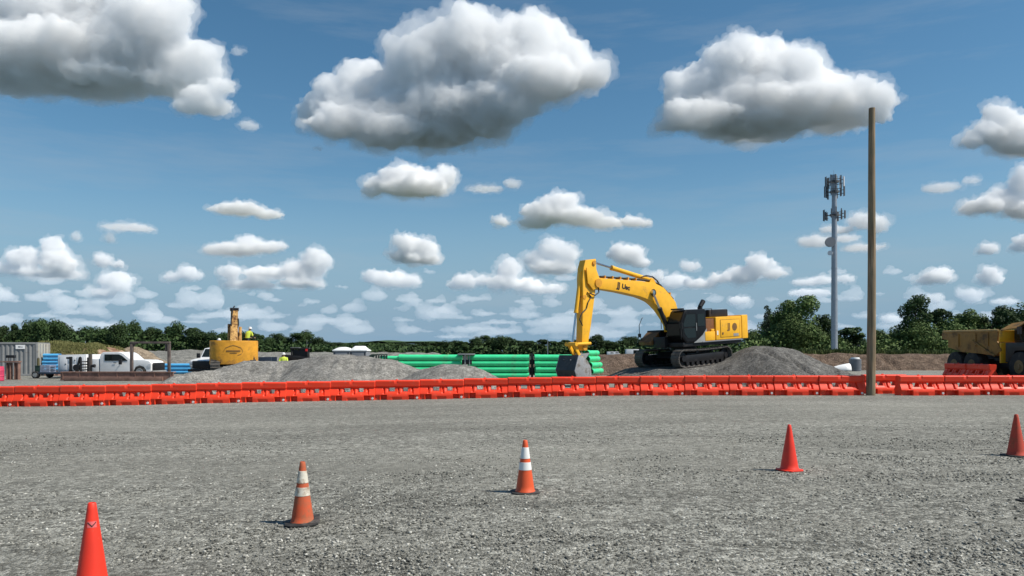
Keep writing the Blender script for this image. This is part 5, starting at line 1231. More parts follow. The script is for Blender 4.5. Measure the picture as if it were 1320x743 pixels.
# ---- people
def person(label, loc_, rz, h=1.78, lean=0.0, pants=PANTS):
    root = thing('person', label, 'person', loc_, rz)
    s = h / 1.78
    J = {'pel': (0, 0, .98, .15), 'wst': (0.02 + lean * .1, 0, 1.12, .145), 'chs': (lean * .3, 0, 1.35, .17), 'nek': (lean * .5, 0, 1.50, .065), 'hed': (lean * .62, 0, 1.62, .095), 'top': (lean * .68, 0, 1.71, .085)}
    E_ = [('pel', 'wst'), ('wst', 'chs'), ('chs', 'nek'), ('nek', 'hed'), ('hed', 'top')]
    for k, q in (('l', 1), ('r', -1)):
        J['hip' + k] = (0, .10 * q, .90, .105); J['kne' + k] = (.04, .12 * q, .50, .07); J['ank' + k] = (0, .13 * q, .09, .05); J['toe' + k] = (.16, .15 * q, .04, .045)
        J['sho' + k] = (lean * .42, .19 * q, 1.43, .068); J['elb' + k] = (lean * .42 + .08, .27 * q, 1.17, .05); J['wri' + k] = (lean * .42 + .27, .22 * q, 1.02, .034); J['han' + k] = (lean * .42 + .35, .20 * q, .99, .035)
        E_ += [('pel', 'hip' + k), ('hip' + k, 'kne' + k), ('kne' + k, 'ank' + k), ('ank' + k, 'toe' + k), ('chs', 'sho' + k), ('sho' + k, 'elb' + k), ('elb' + k, 'wri' + k), ('wri' + k, 'han' + k)]
        for f, (dx, dy, dz) in enumerate(((.08, .03, -.01), (.09, .01, -.015), (.085, -.012, -.02), (.07, -.03, -.02), (.03, -.05 * 1, .02))):
            J['f%d%s' % (f, k)] = (lean * .42 + .35 + dx, (.20 + dy) * q, .99 + dz, .010); E_.append(('han' + k, 'f%d%s' % (f, k)))
    ks = list(J); me = bpy.data.meshes.new('person'); me.from_pydata([tuple(c * s for c in J[k][:3]) for k in ks], [(ks.index(a), ks.index(b)) for a, b in E_], [])
    tmp = bpy.data.objects.new('person_body', me); COL.objects.link(tmp)
    sk = tmp.modifiers.new('skin', 'SKIN'); 
    for i, k in enumerate(ks): me.skin_vertices[0].data[i].radius = (J[k][3] * s,) * 2
    me.skin_vertices[0].data[0].use_root = True
    ss_ = tmp.modifiers.new('sub', 'SUBSURF'); ss_.levels = 2; ss_.render_levels = 2
    dg = bpy.context.evaluated_depsgraph_get(); m2 = bpy.data.meshes.new_from_object(tmp.evaluated_get(dg)); bpy.data.objects.remove(tmp)
    m2.materials.clear(); m2.materials.append(SKIN); m2.materials.append(pants)
    for p_ in m2.polygons:
        p_.use_smooth = True; c = p_.center; p_.material_index = 1 if c.z < 1.03 * s and abs(c.y) < .19 * s + (.02 if c.z < .8 else 0) and c.x < .26 * s else 0
    body = link(bpy.data.objects.new('body', m2), root)
    # vest: slightly larger shell round the torso and upper arms
    mb = MB(); rings = []
    for (z, rx, ry, cx) in ((.98, .145, .195, 0.01), (1.12, .15, .20, lean * .1 + .01), (1.30, .17, .235, lean * .24), (1.42, .155, .255, lean * .38), (1.49, .10, .16, lean * .46), (1.51, .075, .09, lean * .5)):
        rings.append([((cx + math.cos(t) * rx) * s, math.sin(t) * ry * s, z * s) for t in (2 * math.pi * i / 20 for i in range(20))])
    vs = [v for r in rings for v in r]; fs = [(k * 20 + i, k * 20 + (i + 1) % 20, (k + 1) * 20 + (i + 1) % 20, (k + 1) * 20 + i) for k in range(5) for i in range(20)]
    mb.add(vs, fs)
    mb.build('hi_vis_vest', HIVIS, root, smooth=60)
    for q in (1, -1): 
        mb = MB(); mb.cyl(Vector((lean * .42, .19 * q, 1.44)) * s, Vector((lean * .42 + .09, .275 * q, 1.15)) * s, .085 * s, .065 * s, 12); mb.build('sleeve', HIVIS, root)
    mb = MB(); cx = lean * .66; mb.lathe([(.155, 1.665), (.15, 1.68), (.118, 1.69), (.112, 1.74), (.09, 1.785), (.05, 1.805), (0, 1.81)], n=20); mb.v = [((x + cx) * s, y * s, z * s) for x, y, z in mb.v]; mb.build('hard_hat', HATW, root)
    mb = MB(); 
    for q in (-.035, .035): mb.box((cx + .088) * s, (cx + .094) * s, (q - .012) * s, (q + .012) * s, 1.63 * s, 1.642 * s)
    mb.box((cx + .086) * s, (cx + .092) * s, -.025 * s, .025 * s, 1.565 * s, 1.573 * s); mb.build('face_features', BLK, root)
    mb = MB(); mb.prism([((cx + .085) * s, 1.59 * s), ((cx + .115) * s, 1.60 * s), ((cx + .085) * s, 1.64 * s)], -.014 * s, .014 * s); mb.build('nose', SKIN, root)
    return root
p = at(318.5, 0, 54.0); zt_ = at(0, 421.5, 54.0).z
person('worker in hi-vis vest and white hard hat leaning on the old excavator', (p.x, 54.0, zt_ - 1.80), R(60), lean=.42)
p_w, zt_w = p, zt_
p = at(282.5, 0, 52.4); zt_ = at(0, 434.5, 52.4).z
person('worker whose head barely shows left of the muddy upright boom', (p.x, 52.4, max(0.0, zt_ - 1.82)), R(-60), h=1.70)
p = at(365.5, 0, 50); person('worker in hi-vis vest standing beyond the gravel heap near the black loader', (p.x, 50, 0.0), R(-80), h=1.74)
# step platform of the old machine under the standing worker
bpy.context.view_layer.update()
q = RX.matrix_world.inverted() @ Vector((p_w.x, 54.0, zt_w - 1.80))
mb = MB(); mb.box(q.x - .4, q.x + .4, q.y - .35, q.y + .35, q.z - .10, q.z); mb.build('service_platform', BLK, RX)
mb = MB(); mb.box(q.x - .05, q.x + .05, q.y - .05, q.y + .05, -.3, q.z - .101); mb.build('platform_post', BLK, RX)
pz2 = max(0.0, zt_ - 1.82)

# ---- far vehicles and shed
def van(u, Y, label, L_=5.2, h=2.0, rz=0.0):
    x = at(u, 0, Y).x; o = thing('parked_van', label, 'van', (x, Y, 0), rz, 'white vehicles parked far behind the dirt bank')
    mb = MB(); mb.prism([(-L_ / 2, .35), (L_ / 2, .35), (L_ / 2, 1.0), (L_ * .36, 1.15), (L_ * .24, h), (-L_ / 2 + .08, h)], -.95, .95); b = mb.build('van_body', WHT, o, bevel=.06)
    mb = MB(); mb.prism([(-L_ * .1, 1.2), (L_ * .33, 1.2), (L_ * .235, h - .2), (-L_ * .1, h - .2)], -.96, -.951); mb.build('side_window', GLASS, b, smooth=0)
    for xx in (-L_ * .3, L_ * .3): wheel(o, xx, -.97, -.75, .34, .34); wheel(o, xx, .97, .75, .34, .34)
van(818, 170, 'long white van parked far off between the bucket and the excavator tracks', 4.2, 2.3); van(787.5, 230, 'small white car far off, left of the long white van', 2.6, 1.7); van(794, 245, 'small white car far off, nearest left of the long white van', 2.6, 1.7)
o0 = at(1104, 0, 190); SH = thing('shed', 'small pale shed showing between the trees right of the grey tower', 'shed', (o0.x, 190, 0))
mb = MB(); mb.box(-2.4, 2.4, 0, 4, 0, 2.3); mb.build('wall', mat('pale_siding', (.45, .46, .47), .7), SH)
mb = MB(); mb.prism([(-2.7, 2.31), (2.7, 2.31), (0, 3.7)], -.3, 4.3); mb.build('roof', mat('grey_shingle', (.25, .25, .27), .8), SH)
mb = MB(); mb.box(-.5, .5, -.03, -.002, 0.02, 1.9); mb.build('door', GRYPL, SH)
# utility pole far right of treeline and thin white mast on the left
for (u, v, Y, lab) in ((706, 437, 190, 'thin pale pole standing before the far trees right of the green pipes'), (110, 440, 75, 'thin pale marker stake on the grassy bank left')):
    p = at(u, v, Y); mb = MB(); mb.cyl((0, 0, -.2), (0, 0, p.z), .09 if Y > 100 else .04, .07 if Y > 100 else .03, 8); o = mb.build('thin_pole', GALV); o.location = (p.x, Y, 0); tag(o, lab, 'pole')

# ================================================================ TREES
def leaf_mat(name, c1, c2):
    m = bpy.data.materials.new(name); m.use_nodes = True; N = m.node_tree.nodes; L = m.node_tree.links
    b = N['Principled BSDF']; b.inputs['Roughness'].default_value = 0.7; b.inputs['Specular IOR Level'].default_value = 0.2
    g = N.new('ShaderNodeNewGeometry'); oi = N.new('ShaderNodeObjectInfo')
    mx = N.new('ShaderNodeMixRGB'); mx.inputs[1].default_value = (*c1, 1); mx.inputs[2].default_value = (*c2, 1); L.new(g.outputs['Random Per Island'], mx.inputs[0])
    r = N.new('ShaderNodeMapRange'); r.inputs[3].default_value = .72; r.inputs[4].default_value = 1.4; L.new(oi.outputs['Random'], r.inputs[0])
    sc_ = N.new('ShaderNodeVectorMath'); sc_.operation = 'SCALE'; L.new(mx.outputs[0], sc_.inputs[0]); L.new(r.outputs[0], sc_.inputs['Scale'])
    L.new(sc_.outputs[0], b.inputs['Base Color'])
    return m
LEAF_D = leaf_mat('dark_foliage', (0.020, 0.042, 0.014), (0.050, 0.085, 0.026))
LEAF_M = leaf_mat('mid_green_foliage', (0.040, 0.075, 0.020), (0.115, 0.165, 0.050))  # lightened to put some haze into the leaf colour
LEAF_P = leaf_mat('blue_green_foliage', (0.035, 0.065, 0.035), (0.09, 0.13, 0.07))
BARK = mat('bark', (0.09, 0.07, 0.05), .9, var=.3, vscale=5)

def leaves(rg, blobs, n, size, flat=1.0):
    """n leaf clumps spread through a set of ellipsoid blobs (cx,cy,cz,rx,ry,rz), mostly near their skins"""
    B = np.array(blobs); wgt = (B[:, 3] * B[:, 4] * B[:, 5]) ** .67; wgt /= wgt.sum()
    k = rg.choice(len(B), n, p=wgt); d = rg.normal(size=(n, 3)); d /= np.linalg.norm(d, axis=1)[:, None]
    rad = np.where(rg.random(n) < .75, rg.uniform(.80, 1.12, n), rg.uniform(.2, .85, n))
    c = B[k, :3] + d * B[k, 3:] * rad[:, None]
    nrm = d + rg.normal(size=(n, 3)) * .55; nrm /= np.linalg.norm(nrm, axis=1)[:, None]
    a = np.cross(nrm, rg.normal(size=(n, 3))); a /= np.linalg.norm(a, axis=1)[:, None]; b = np.cross(nrm, a)
    s = size * rg.uniform(.6, 1.5, n)[:, None]
    q = np.stack([c + a * s, c + b * s * .75 + nrm * s * .25, c - a * s * .9, c - b * s * .75 + nrm * s * .2], 1)
    return q.reshape(-1, 3)
def quad_mesh(name, P, m):
    n = len(P) // 4; me = bpy.data.meshes.new(name)
    me.vertices.add(n * 4); me.vertices.foreach_set('co', P.astype(np.float32).reshape(-1))
    me.loops.add(n * 4); me.loops.foreach_set('vertex_index', np.arange(n * 4, dtype=np.int32))
    me.polygons.add(n); me.polygons.foreach_set('loop_start', (np.arange(n) * 4).astype(np.int32)); me.update(); me.materials.append(m); return me
def tree_variant(kind, seed, m, nl=3600, size=.20):
    """10 m high, about 4 m radius; returns (trunk mesh, crown mesh)"""
    rg = np.random.default_rng(seed); bl = []
    if kind == 'round':
        for k in range(15):
            a = rg.uniform(0, 6.28); r = rg.uniform(0, 2.6); z = rg.uniform(3.4, 8.3); r *= 1 - .5 * abs(z - 5.6) / 3.2
            q = rg.uniform(1.1, 1.8); bl.append((r * math.cos(a), r * math.sin(a), z, q, q, q * rg.uniform(.7, .95)))
        bl.append((0, 0, 5.6, 2.7, 2.7, 2.9)); bl.append((rg.uniform(-.6, .6), 0, 8.5, 1.4, 1.4, 1.3))
    elif kind == 'oval':
        for k in range(16):
            z = 2.0 + 7.2 * (k + rg.random()) / 16; w_ = 2.1 * math.sin(math.pi * min(1, (z - .8) / 9.8)) ** .6
            a = rg.uniform(0, 6.28); q = rg.uniform(.7, 1.15); bl.append((w_ * .62 * math.cos(a), w_ * .62 * math.sin(a), z, q, q, q))
        bl.append((0, 0, 5.2, 1.6, 1.6, 3.8))
    elif kind == 'cone':
        for k in range(14):
            z = 1.8 + 7.6 * k / 13; w_ = 2.1 * (1 - (z - 1.5) / 9) + .25
            a = k * 2.4; q = .35 + w_ * .42; bl.append((w_ * .5 * math.cos(a), w_ * .5 * math.sin(a), z, q, q, q * .6))
        bl.append((0, 0, 4.8, 1.0, 1.0, 4.2))
    elif kind == 'open':
        for k in range(13):
            a = rg.uniform(0, 6.28); z = rg.uniform(1.6, 9.0); r = rg.uniform(.8, 3.1) * math.sin(math.pi * min(1, (z - .5) / 10)) 
            q = rg.uniform(.7, 1.25); bl.append((r * math.cos(a), r * math.sin(a), z, q, q, q * .7))
        bl.append((0, 0, 5.5, 1.5, 1.5, 2.2))
    crown = quad_mesh('crown', leaves(rg, bl, nl, size), m)
    mb = MB(); mb.cyl((0, 0, -.3), (.05, .03, 3.2), .24, .17, 9); mb.cyl((.05, .03, 3.2), (0, 0, 7.4), .17, .05, 8)
    for b_ in bl[:9]:
        z0 = max(1.6, b_[2] - 2.0); mb.cyl((0, 0, z0), (b_[0] * .8, b_[1] * .8, b_[2]), .08, .03, 6)
    t = mb.build('trunk', BARK); tm = t.data; bpy.data.objects.remove(t)
    return tm, crown
VAR = {
    'round': [tree_variant('round', s, LEAF_D) for s in (1, 2, 3, 4)],
    'rmid': [tree_variant('round', s, LEAF_M, 9000, .14) for s in (11, 12, 13)],
    'oval': [tree_variant('oval', s, LEAF_M, 8000, .13) for s in (5, 6)],
    'ovald': [tree_variant('oval', s, LEAF_D, 8000, .13) for s in (15, 16)],
    'cone': [tree_variant('cone', 7, LEAF_P, 3500, .14)],
    'open': [tree_variant('open', s, LEAF_M, 4500, .15) for s in (8, 9)],
    'opend': [tree_variant('open', s, LEAF_D, 3200, .2) for s in (18, 19)],
}
rt = random.Random(77); ZC = {}
def tree(kind, u, vtop, wpx, Y, label, group=None):
    tm, cm = rt.choice(VAR[kind]); wpx = wpx * (1.3 if Y < 150 else 1.0); x = (u - 660) * Y / F; h = CH - (vtop - YH) * Y / F; wm = wpx * Y / F
    base = {'round': 7.2, 'rmid': 7.2, 'oval': 4.6, 'ovald': 4.6, 'cone': 4.6, 'open': 7.0, 'opend': 7.0}[kind]
    o = thing('tree', label, 'tree', (x, Y, 0.0), rt.uniform(0, 6.28), group); sx = wm / base
    o.scale = (sx, sx, h / (9.9 if kind != 'cone' else 9.9))
    link(bpy.data.objects.new('trunk', tm), o); link(bpy.data.objects.new('crown', cm), o)
    return o
OUT = [(0, 419), (19, 413), (38, 412.5), (52, 411), (66, 408.5), (76, 411), (85, 415), (96, 421), (120, 419.5), (140, 421), (147, 420), (156, 411.5), (168, 409.5), (177, 412), (186, 421), (203, 420.5), (215, 419), (226, 413), (232, 414), (240, 418), (252, 421), (265, 429), (279, 424), (291, 427), (313, 426.5), (330, 427), (339, 428), (347, 434), (359, 428), (370, 435), (380, 430), (388, 425), (397, 424), (404, 427), (413, 437), (424, 440), (445, 441), (467, 440), (485, 441), (499, 439), (530, 442), (553, 444)]
OUT2 = [(562, 439), (577, 437), (593, 438.5), (609, 437), (621, 432), (638, 431.5), (650, 432), (661, 436), (675, 437.5), (698, 435), (712, 438.5), (730, 437), (745, 436), (761, 432.5), (772, 430.5), (780, 438), (795, 441), (807, 434), (820, 433), (834, 433), (850, 432), (870, 432), (900, 430), (940, 427)]
def zone(u, zs):
    for a, b, t in zs:
        if a <= u < b: return a, b, t
    return zs[-1]
ZL = [(0, 60, 'above the grey storage container'), (60, 125, 'above the grassy tan bank'), (125, 200, 'above the white pickup cab'), (200, 262, 'between the goalpost frame and the white truck'), (262, 300, 'left of the muddy upright boom'), (300, 345, 'right of the muddy upright boom'), (345, 420, 'above the black track loader'), (420, 480, 'above the portable toilets'), (480, 560, 'above the left end of the green pipes'), (560, 620, 'above the left gap in the green pipes'), (620, 690, 'above the middle green pipes'), (690, 752, 'just left of the excavator stick'), (752, 800, 'just right of the excavator stick'), (800, 860, 'under the excavator boom'), (860, 960, 'behind the excavator cab and counterweight')]
def treeline(out, Y0, step, kinds, zs, seed, wf=1.5, back=True):
    rd = random.Random(seed); us = []; u = out[0][0] - 12
    while u < out[-1][0] + 4: us.append(u + rd.uniform(-.25, .25) * step); u += step
    byz = {}
    for u in us: byz.setdefault(zone(max(0, u), zs)[2], []).append(u)
    for zt, lst in byz.items():
        for u in lst:
            k = ZC.get(zt, 0); ZC[zt] = k + 1
            v = float(np.interp(u, [a for a, b in out], [b for a, b in out]))
            lab = 'dark far tree %s, %s from the left' % (zt, ORD[k])
            Y = Y0 + rd.uniform(-12, 12); tree(rd.choice(kinds), u, v - rd.uniform(-1.5, .5), step * wf * rd.uniform(1.3, 1.9), Y, lab, 'trees of the far tree line')
treeline(OUT[:28], 230, 11.5, ['round', 'round', 'round', 'opend'], ZL, 3)
treeline(OUT[27:], 300, 12, ['round', 'round', 'ovald'], ZL, 4)
treeline(OUT2, 300, 11.5, ['round', 'round', 'opend', 'ovald'], ZL, 5)
# nearer, taller trees on the right
RT = [('rmid', 972, 424, 30, 135, 'bushy green tree just right of the yellow counterweight'),
      ('cone', 990, 393, 20, 128, 'small pale conical tree left of the tall oval trees'),
      ('oval', 1010, 385, 30, 125, 'tall oval green tree, left of the tallest tree before the grey tower'),
      ('rmid', 1000, 405, 42, 130, 'broad bushy tree below the small conical tree'),
      ('oval', 1034, 379, 36, 122, 'tallest oval green tree left of the grey tower'),
      ('rmid', 1022, 402, 44, 118, 'low spreading tree in front of the tallest tree left of the tower'),
      ('rmid', 1048, 412, 34, 121, 'bushy tree at the right foot of the tallest tree'),
      ('ovald', 1062, 404, 24, 126, 'dark narrow tree immediately left of the grey tower'),
      ('opend', 1088, 418, 40, 132, 'dark open-crowned tree immediately right of the grey tower'),
      ('rmid', 1078, 432, 36, 128, 'low bushy tree behind the foot of the grey tower'),
      ('round', 1112, 434, 26, 210, 'distant dark tree between the grey tower and the wooden pole'),
      ('rmid', 1136, 424, 30, 140, 'loose green tree just right of the wooden pole'),
      ('round', 1120, 441, 24, 180, 'small distant tree behind the wooden pole'),
      ('rmid', 1156, 419, 34, 126, 'rounded green tree left of the dark column-shaped tree'),
      ('ovald', 1180, 378, 31, 122, 'dark tall column-shaped tree right of the wooden pole'),
      ('rmid', 1186, 414, 44, 119, 'wide low tree in front of the dark column-shaped tree'),
      ('opend', 1212, 392, 32, 128, 'open dark tree right of the dark column-shaped tree'),
      ('rmid', 1225, 409, 42, 125, 'bushy tree above the tail of the dump truck'),
      ('oval', 1243, 399, 30, 130, 'upright tree above the left half of the dump bed'),
      ('rmid', 1262, 404, 40, 132, 'rounded tree above the middle of the dump bed'),
      ('opend', 1281, 401, 34, 128, 'open-crowned tree above the right half of the dump bed'),
      ('ovald', 1298, 394, 34, 130, 'dark upright tree above the yellow headboard'),
      ('round', 1316, 390, 44, 134, 'broad dark tree at the right picture edge above the dump truck'),
      ('round', 1345, 388, 50, 134, 'broad dark tree just outside the right picture edge')]
for a in RT: tree(*a)
def shrubs(name, pts, Yr, hmul, n, size, m, seed, label, cat='undergrowth', zfn=None):
    rg = np.random.default_rng(seed); us = rg.uniform(pts[0][0], pts[-1][0], n); vt = np.interp(us, [p[0] for p in pts], [p[1] for p in pts])
    Y = rg.uniform(Yr[0], Yr[1], n); x = (us - 660) * Y / F
    lump = np.array([.72 + .45 * nz(a * .25, b * .25, 1.0, seed) for a, b in zip(x, Y)])
    H_ = (CH - (vt - YH) * Y / F) * lump; z0 = 0 if zfn is None else zfn
    z = z0 + (H_ - z0) * rg.random(n) ** .7
    c = np.stack([x, Y, z], -1); nrm = rg.normal(size=(n, 3)); nrm[:, 1] -= .5; nrm[:, 2] += .4; nrm /= np.linalg.norm(nrm, axis=1)[:, None]
    a = np.cross(nrm, rg.normal(size=(n, 3))); a /= np.linalg.norm(a, axis=1)[:, None]; b = np.cross(nrm, a); s = size * rg.uniform(.6, 1.5, n)[:, None]
    q = np.stack([c + a * s, c + b * s * .75, c - a * s, c - b * s * .75], 1).reshape(-1, 3)
    tag(link(bpy.data.objects.new(name, quad_mesh(name, q, m))), label, cat, kind='stuff')
shrubs('undergrowth', [(-30, 427), (90, 426), (200, 427), (262, 436), (350, 440), (430, 444), (560, 446)], (222, 252), 1, 30000, .5, LEAF_D, 21, 'dark green undergrowth filling the foot of the far left tree line')
shrubs('undergrowth', [(556, 444), (640, 441), (760, 443), (800, 444), (960, 441)], (285, 310), 1, 9000, .6, LEAF_D, 22, 'dark green undergrowth under the distant middle tree line')
shrubs('undergrowth', [(955, 436), (985, 424), (1000, 416), (1030, 412), (1060, 420), (1085, 430), (1100, 444), (1120, 446), (1140, 434), (1160, 428), (1180, 422), (1250, 418), (1360, 412)], (116, 142), 1, 42000, .22, LEAF_M, 23, 'green bushes along the foot of the right hand trees')
GRS = leaf_mat('dry_grass', (0.10, 0.11, 0.035), (0.26, 0.25, 0.10)); GRG = leaf_mat('weed_green', (0.05, 0.08, 0.02), (0.13, 0.15, 0.05))
def grass(name, x0, x1, y0, y1, n, h, fn, m, seed, label, wid=.02):
    rg = np.random.default_rng(seed); x = rg.uniform(x0, x1, n); y = rg.uniform(y0, y1, n)
    k = np.array([nz(a, b, .35, seed) for a, b in zip(x, y)]) > rg.uniform(-.5, .3, n); x, y = x[k], y[k]; n = len(x)
    z = np.array([fn(a, b) for a, b in zip(x, y)]); k = z > .1; x, y, z = x[k], y[k], z[k]; n = len(x)
    hh = h * rg.uniform(.4, 1.3, n); a = rg.uniform(0, 3.14, n); dx, dy = np.cos(a) * wid * rg.uniform(.6, 2, n), np.sin(a) * wid; lx, ly = rg.normal(0, .25, n) * hh, rg.normal(0, .25, n) * hh
    P = np.stack([np.stack([x - dx, y - dy, z - .02], -1), np.stack([x + dx, y + dy, z - .02], -1), np.stack([x + dx * .4 + lx, y + dy + ly, z + hh], -1), np.stack([x - dx * .4 + lx, y - dy + ly, z + hh], -1)], 1).reshape(-1, 3)
    tag(link(bpy.data.objects.new(name, quad_mesh(name, P, m))), label, 'grass', kind='stuff')
fl_ = ridge_fn([(40, 452, 66), (60, 446, 66), (75, 443.5, 66), (100, 444.5, 66), (125, 447, 66), (145, 451, 66), (158, 460, 66)], 0.6, 0.25, 60.0, 0.3, 1.5)
grass('dry_grass', -41.4, -35.5, 62.5, 70, 26000, .19, fl_, GRS, 31, 'dry yellow green grass growing over the tan dirt bank on the left')
fr_ = ridge_fn([(960, 458, 80), (1000, 456.5, 80), (1040, 456, 80), (1075, 456.5, 79), (1130, 457.5, 78), (1175, 457.5, 78), (1225, 457.5, 78), (1300, 457, 78), (1400, 457, 78)], 0.55, 0.16, 40.0, 0.55, 4)
grass('weeds', 26, 62, 76, 84, 26000, .40, fr_, GRG, 32, 'green weeds growing along the top of the brown dirt bank', .035)
# distant blue ridge behind the gap in the trees
def far_hill(x, y):
    return 95 * math.exp(-((x + 900) / 900) ** 2) * (1 + .25 * nz(x, 0, .003, 3)) - 0.00002 * (y - 6500) ** 2
hill = heightfield('distant_hill', -3200, 1400, 5600, 7400, 60, far_hill, LEAF_D); tag(hill, kind='structure')

# ================================================================ CLOUDS
def cloud_mat(k, dens):
    m = bpy.data.materials.new('cloud_vapour'); m.use_nodes = True; N = m.node_tree.nodes; L = m.node_tree.links
    for x in list(N):
        if x.type != 'OUTPUT_MATERIAL': N.remove(x)
    out = [x for x in N if x.type == 'OUTPUT_MATERIAL'][0]
    v = N.new('ShaderNodeVolumeScatter'); v.inputs['Color'].default_value = (0.992, 0.994, 0.998, 1); v.inputs['Density'].default_value = dens / k
    v.inputs['Anisotropy'].default_value = -0.15; L.new(v.outputs[0], out.inputs['Volume']); return m
def cloud(lobes, D, seed, dens=0.12, vox=None, disp=1.0, label='', name='cumulus_cloud', kind=None, wisps=True):
    """closed lumpy bodies of even vapour: a dense core and, round it, a torn thin veil"""
    rnd = random.Random(seed); k = D / F
    rv = sorted(l[3] for l in lobes)[-max(1, len(lobes) // 2):]; fs = max(.18, min(1.0, (sum(rv) / len(rv)) / 40.0))
    cu = sum(l[0] for l in lobes) / len(lobes); vb = max(l[1] + l[3] * .78 for l in lobes)
    org = at(cu, vb, D); off_ = Vector((rnd.uniform(0, 500) * k, rnd.uniform(0, 500) * k, 0))
    def body(nm, grow, vx, steps, mt, squash):
        bm = bmesh.new(); r_ = random.Random(seed)
        for (u, v, ru, rv_) in lobes:
            c = at(u, v, D) - org; c.y += r_.uniform(-.35, .35) * ru * k
            nq = 3 if kind else 4 + int(3 * (1 - fs)) + int(min(4, ru / rv_))
            for q in range(nq):
                if q == 0: f = grow; o_ = Vector((0, 0, 0))
                else:
                    f = grow * r_.uniform(.38, .62); a_ = r_.uniform(-.1, 3.24)
                    o_ = Vector((math.cos(a_) * ru * .75 * k, -r_.uniform(-.2, .7) * ru * .6 * k, math.sin(a_) * rv_ * k * .62))
                ax_ = ru if q == 0 else min(ru, rv_ * 1.6)
                bmesh.ops.create_icosphere(bm, subdivisions=3, radius=1, matrix=Matrix.Translation(c + o_) @ Matrix.Diagonal((ax_ * k * f, max(ru * .8, rv_) * k * f * (1 if q == 0 else .8), rv_ * k * f, 1)))
        for v_ in bm.verts: v_.co += off_
        me = bpy.data.meshes.new(nm); bm.to_mesh(me); bm.free()
        ob = bpy.data.objects.new(nm, me); COL.objects.link(ob)
        def rm():
            r = ob.modifiers.new('r', 'REMESH'); r.mode = 'VOXEL'; r.voxel_size = vx * k
        rm()
        for i, (ty, sz, dep, st, mid) in enumerate(steps):
            if ty == 'V': t = bpy.data.textures.new('v', 'VORONOI'); t.distance_metric = 'DISTANCE_SQUARED'
            else:
                t = bpy.data.textures.new('c', 'CLOUDS'); t.noise_depth = dep; t.noise_type = 'HARD_NOISE' if ty == 'H' else 'SOFT_NOISE'; t.noise_basis = 'BLENDER_ORIGINAL'
            t.noise_scale = sz * k * fs
            q = ob.modifiers.new('d', 'DISPLACE'); q.texture = t; q.strength = st * k * fs ** .62 * disp; q.mid_level = mid; q.texture_coords = 'LOCAL'
            if i == 1: rm()
        rm()
        dg = bpy.context.evaluated_depsgraph_get(); m2 = bpy.data.meshes.new_from_object(ob.evaluated_get(dg)); ob.modifiers.clear(); ob.data = m2; m2.name = nm
        n = len(m2.vertices); P = np.empty(n * 3, np.float32); m2.vertices.foreach_get('co', P); P = P.reshape(-1, 3); P -= np.array(off_, np.float32)
        z = P[:, 2]; lo = z < 0; P[lo, 2] = z[lo] * squash
        m2.vertices.foreach_set('co', P.reshape(-1)); m2.update()
        m2.materials.clear(); m2.materials.append(cloud_mat(k, mt)); return ob
    core = body(name, .96, vox or max(.7, 1.6 * fs ** .5), CORE, dens, .35)
    core.location = org
    if kind: tag(core, label or None, 'cloud', kind=kind)
    else: tag(core, label, 'cloud', 'cumulus clouds in the sky')
    if wisps and not kind:
        w_ = body('cloud_fringe', 1.02, (vox or max(.8, 1.6 * fs ** .5)), FRINGE, dens * .2, .6); w_.parent = core
    return core
CORE = [('H', 60, 5, 20, .38), ('V', 22, 0, -7, .3), ('H', 13, 5, 11, .4), ('H', 5, 3, 4.5, .4)]
FRINGE = [('S', 50, 6, 44, .48), ('S', 14, 6, 26, .5), ('S', 5, 5, 11, .5)]
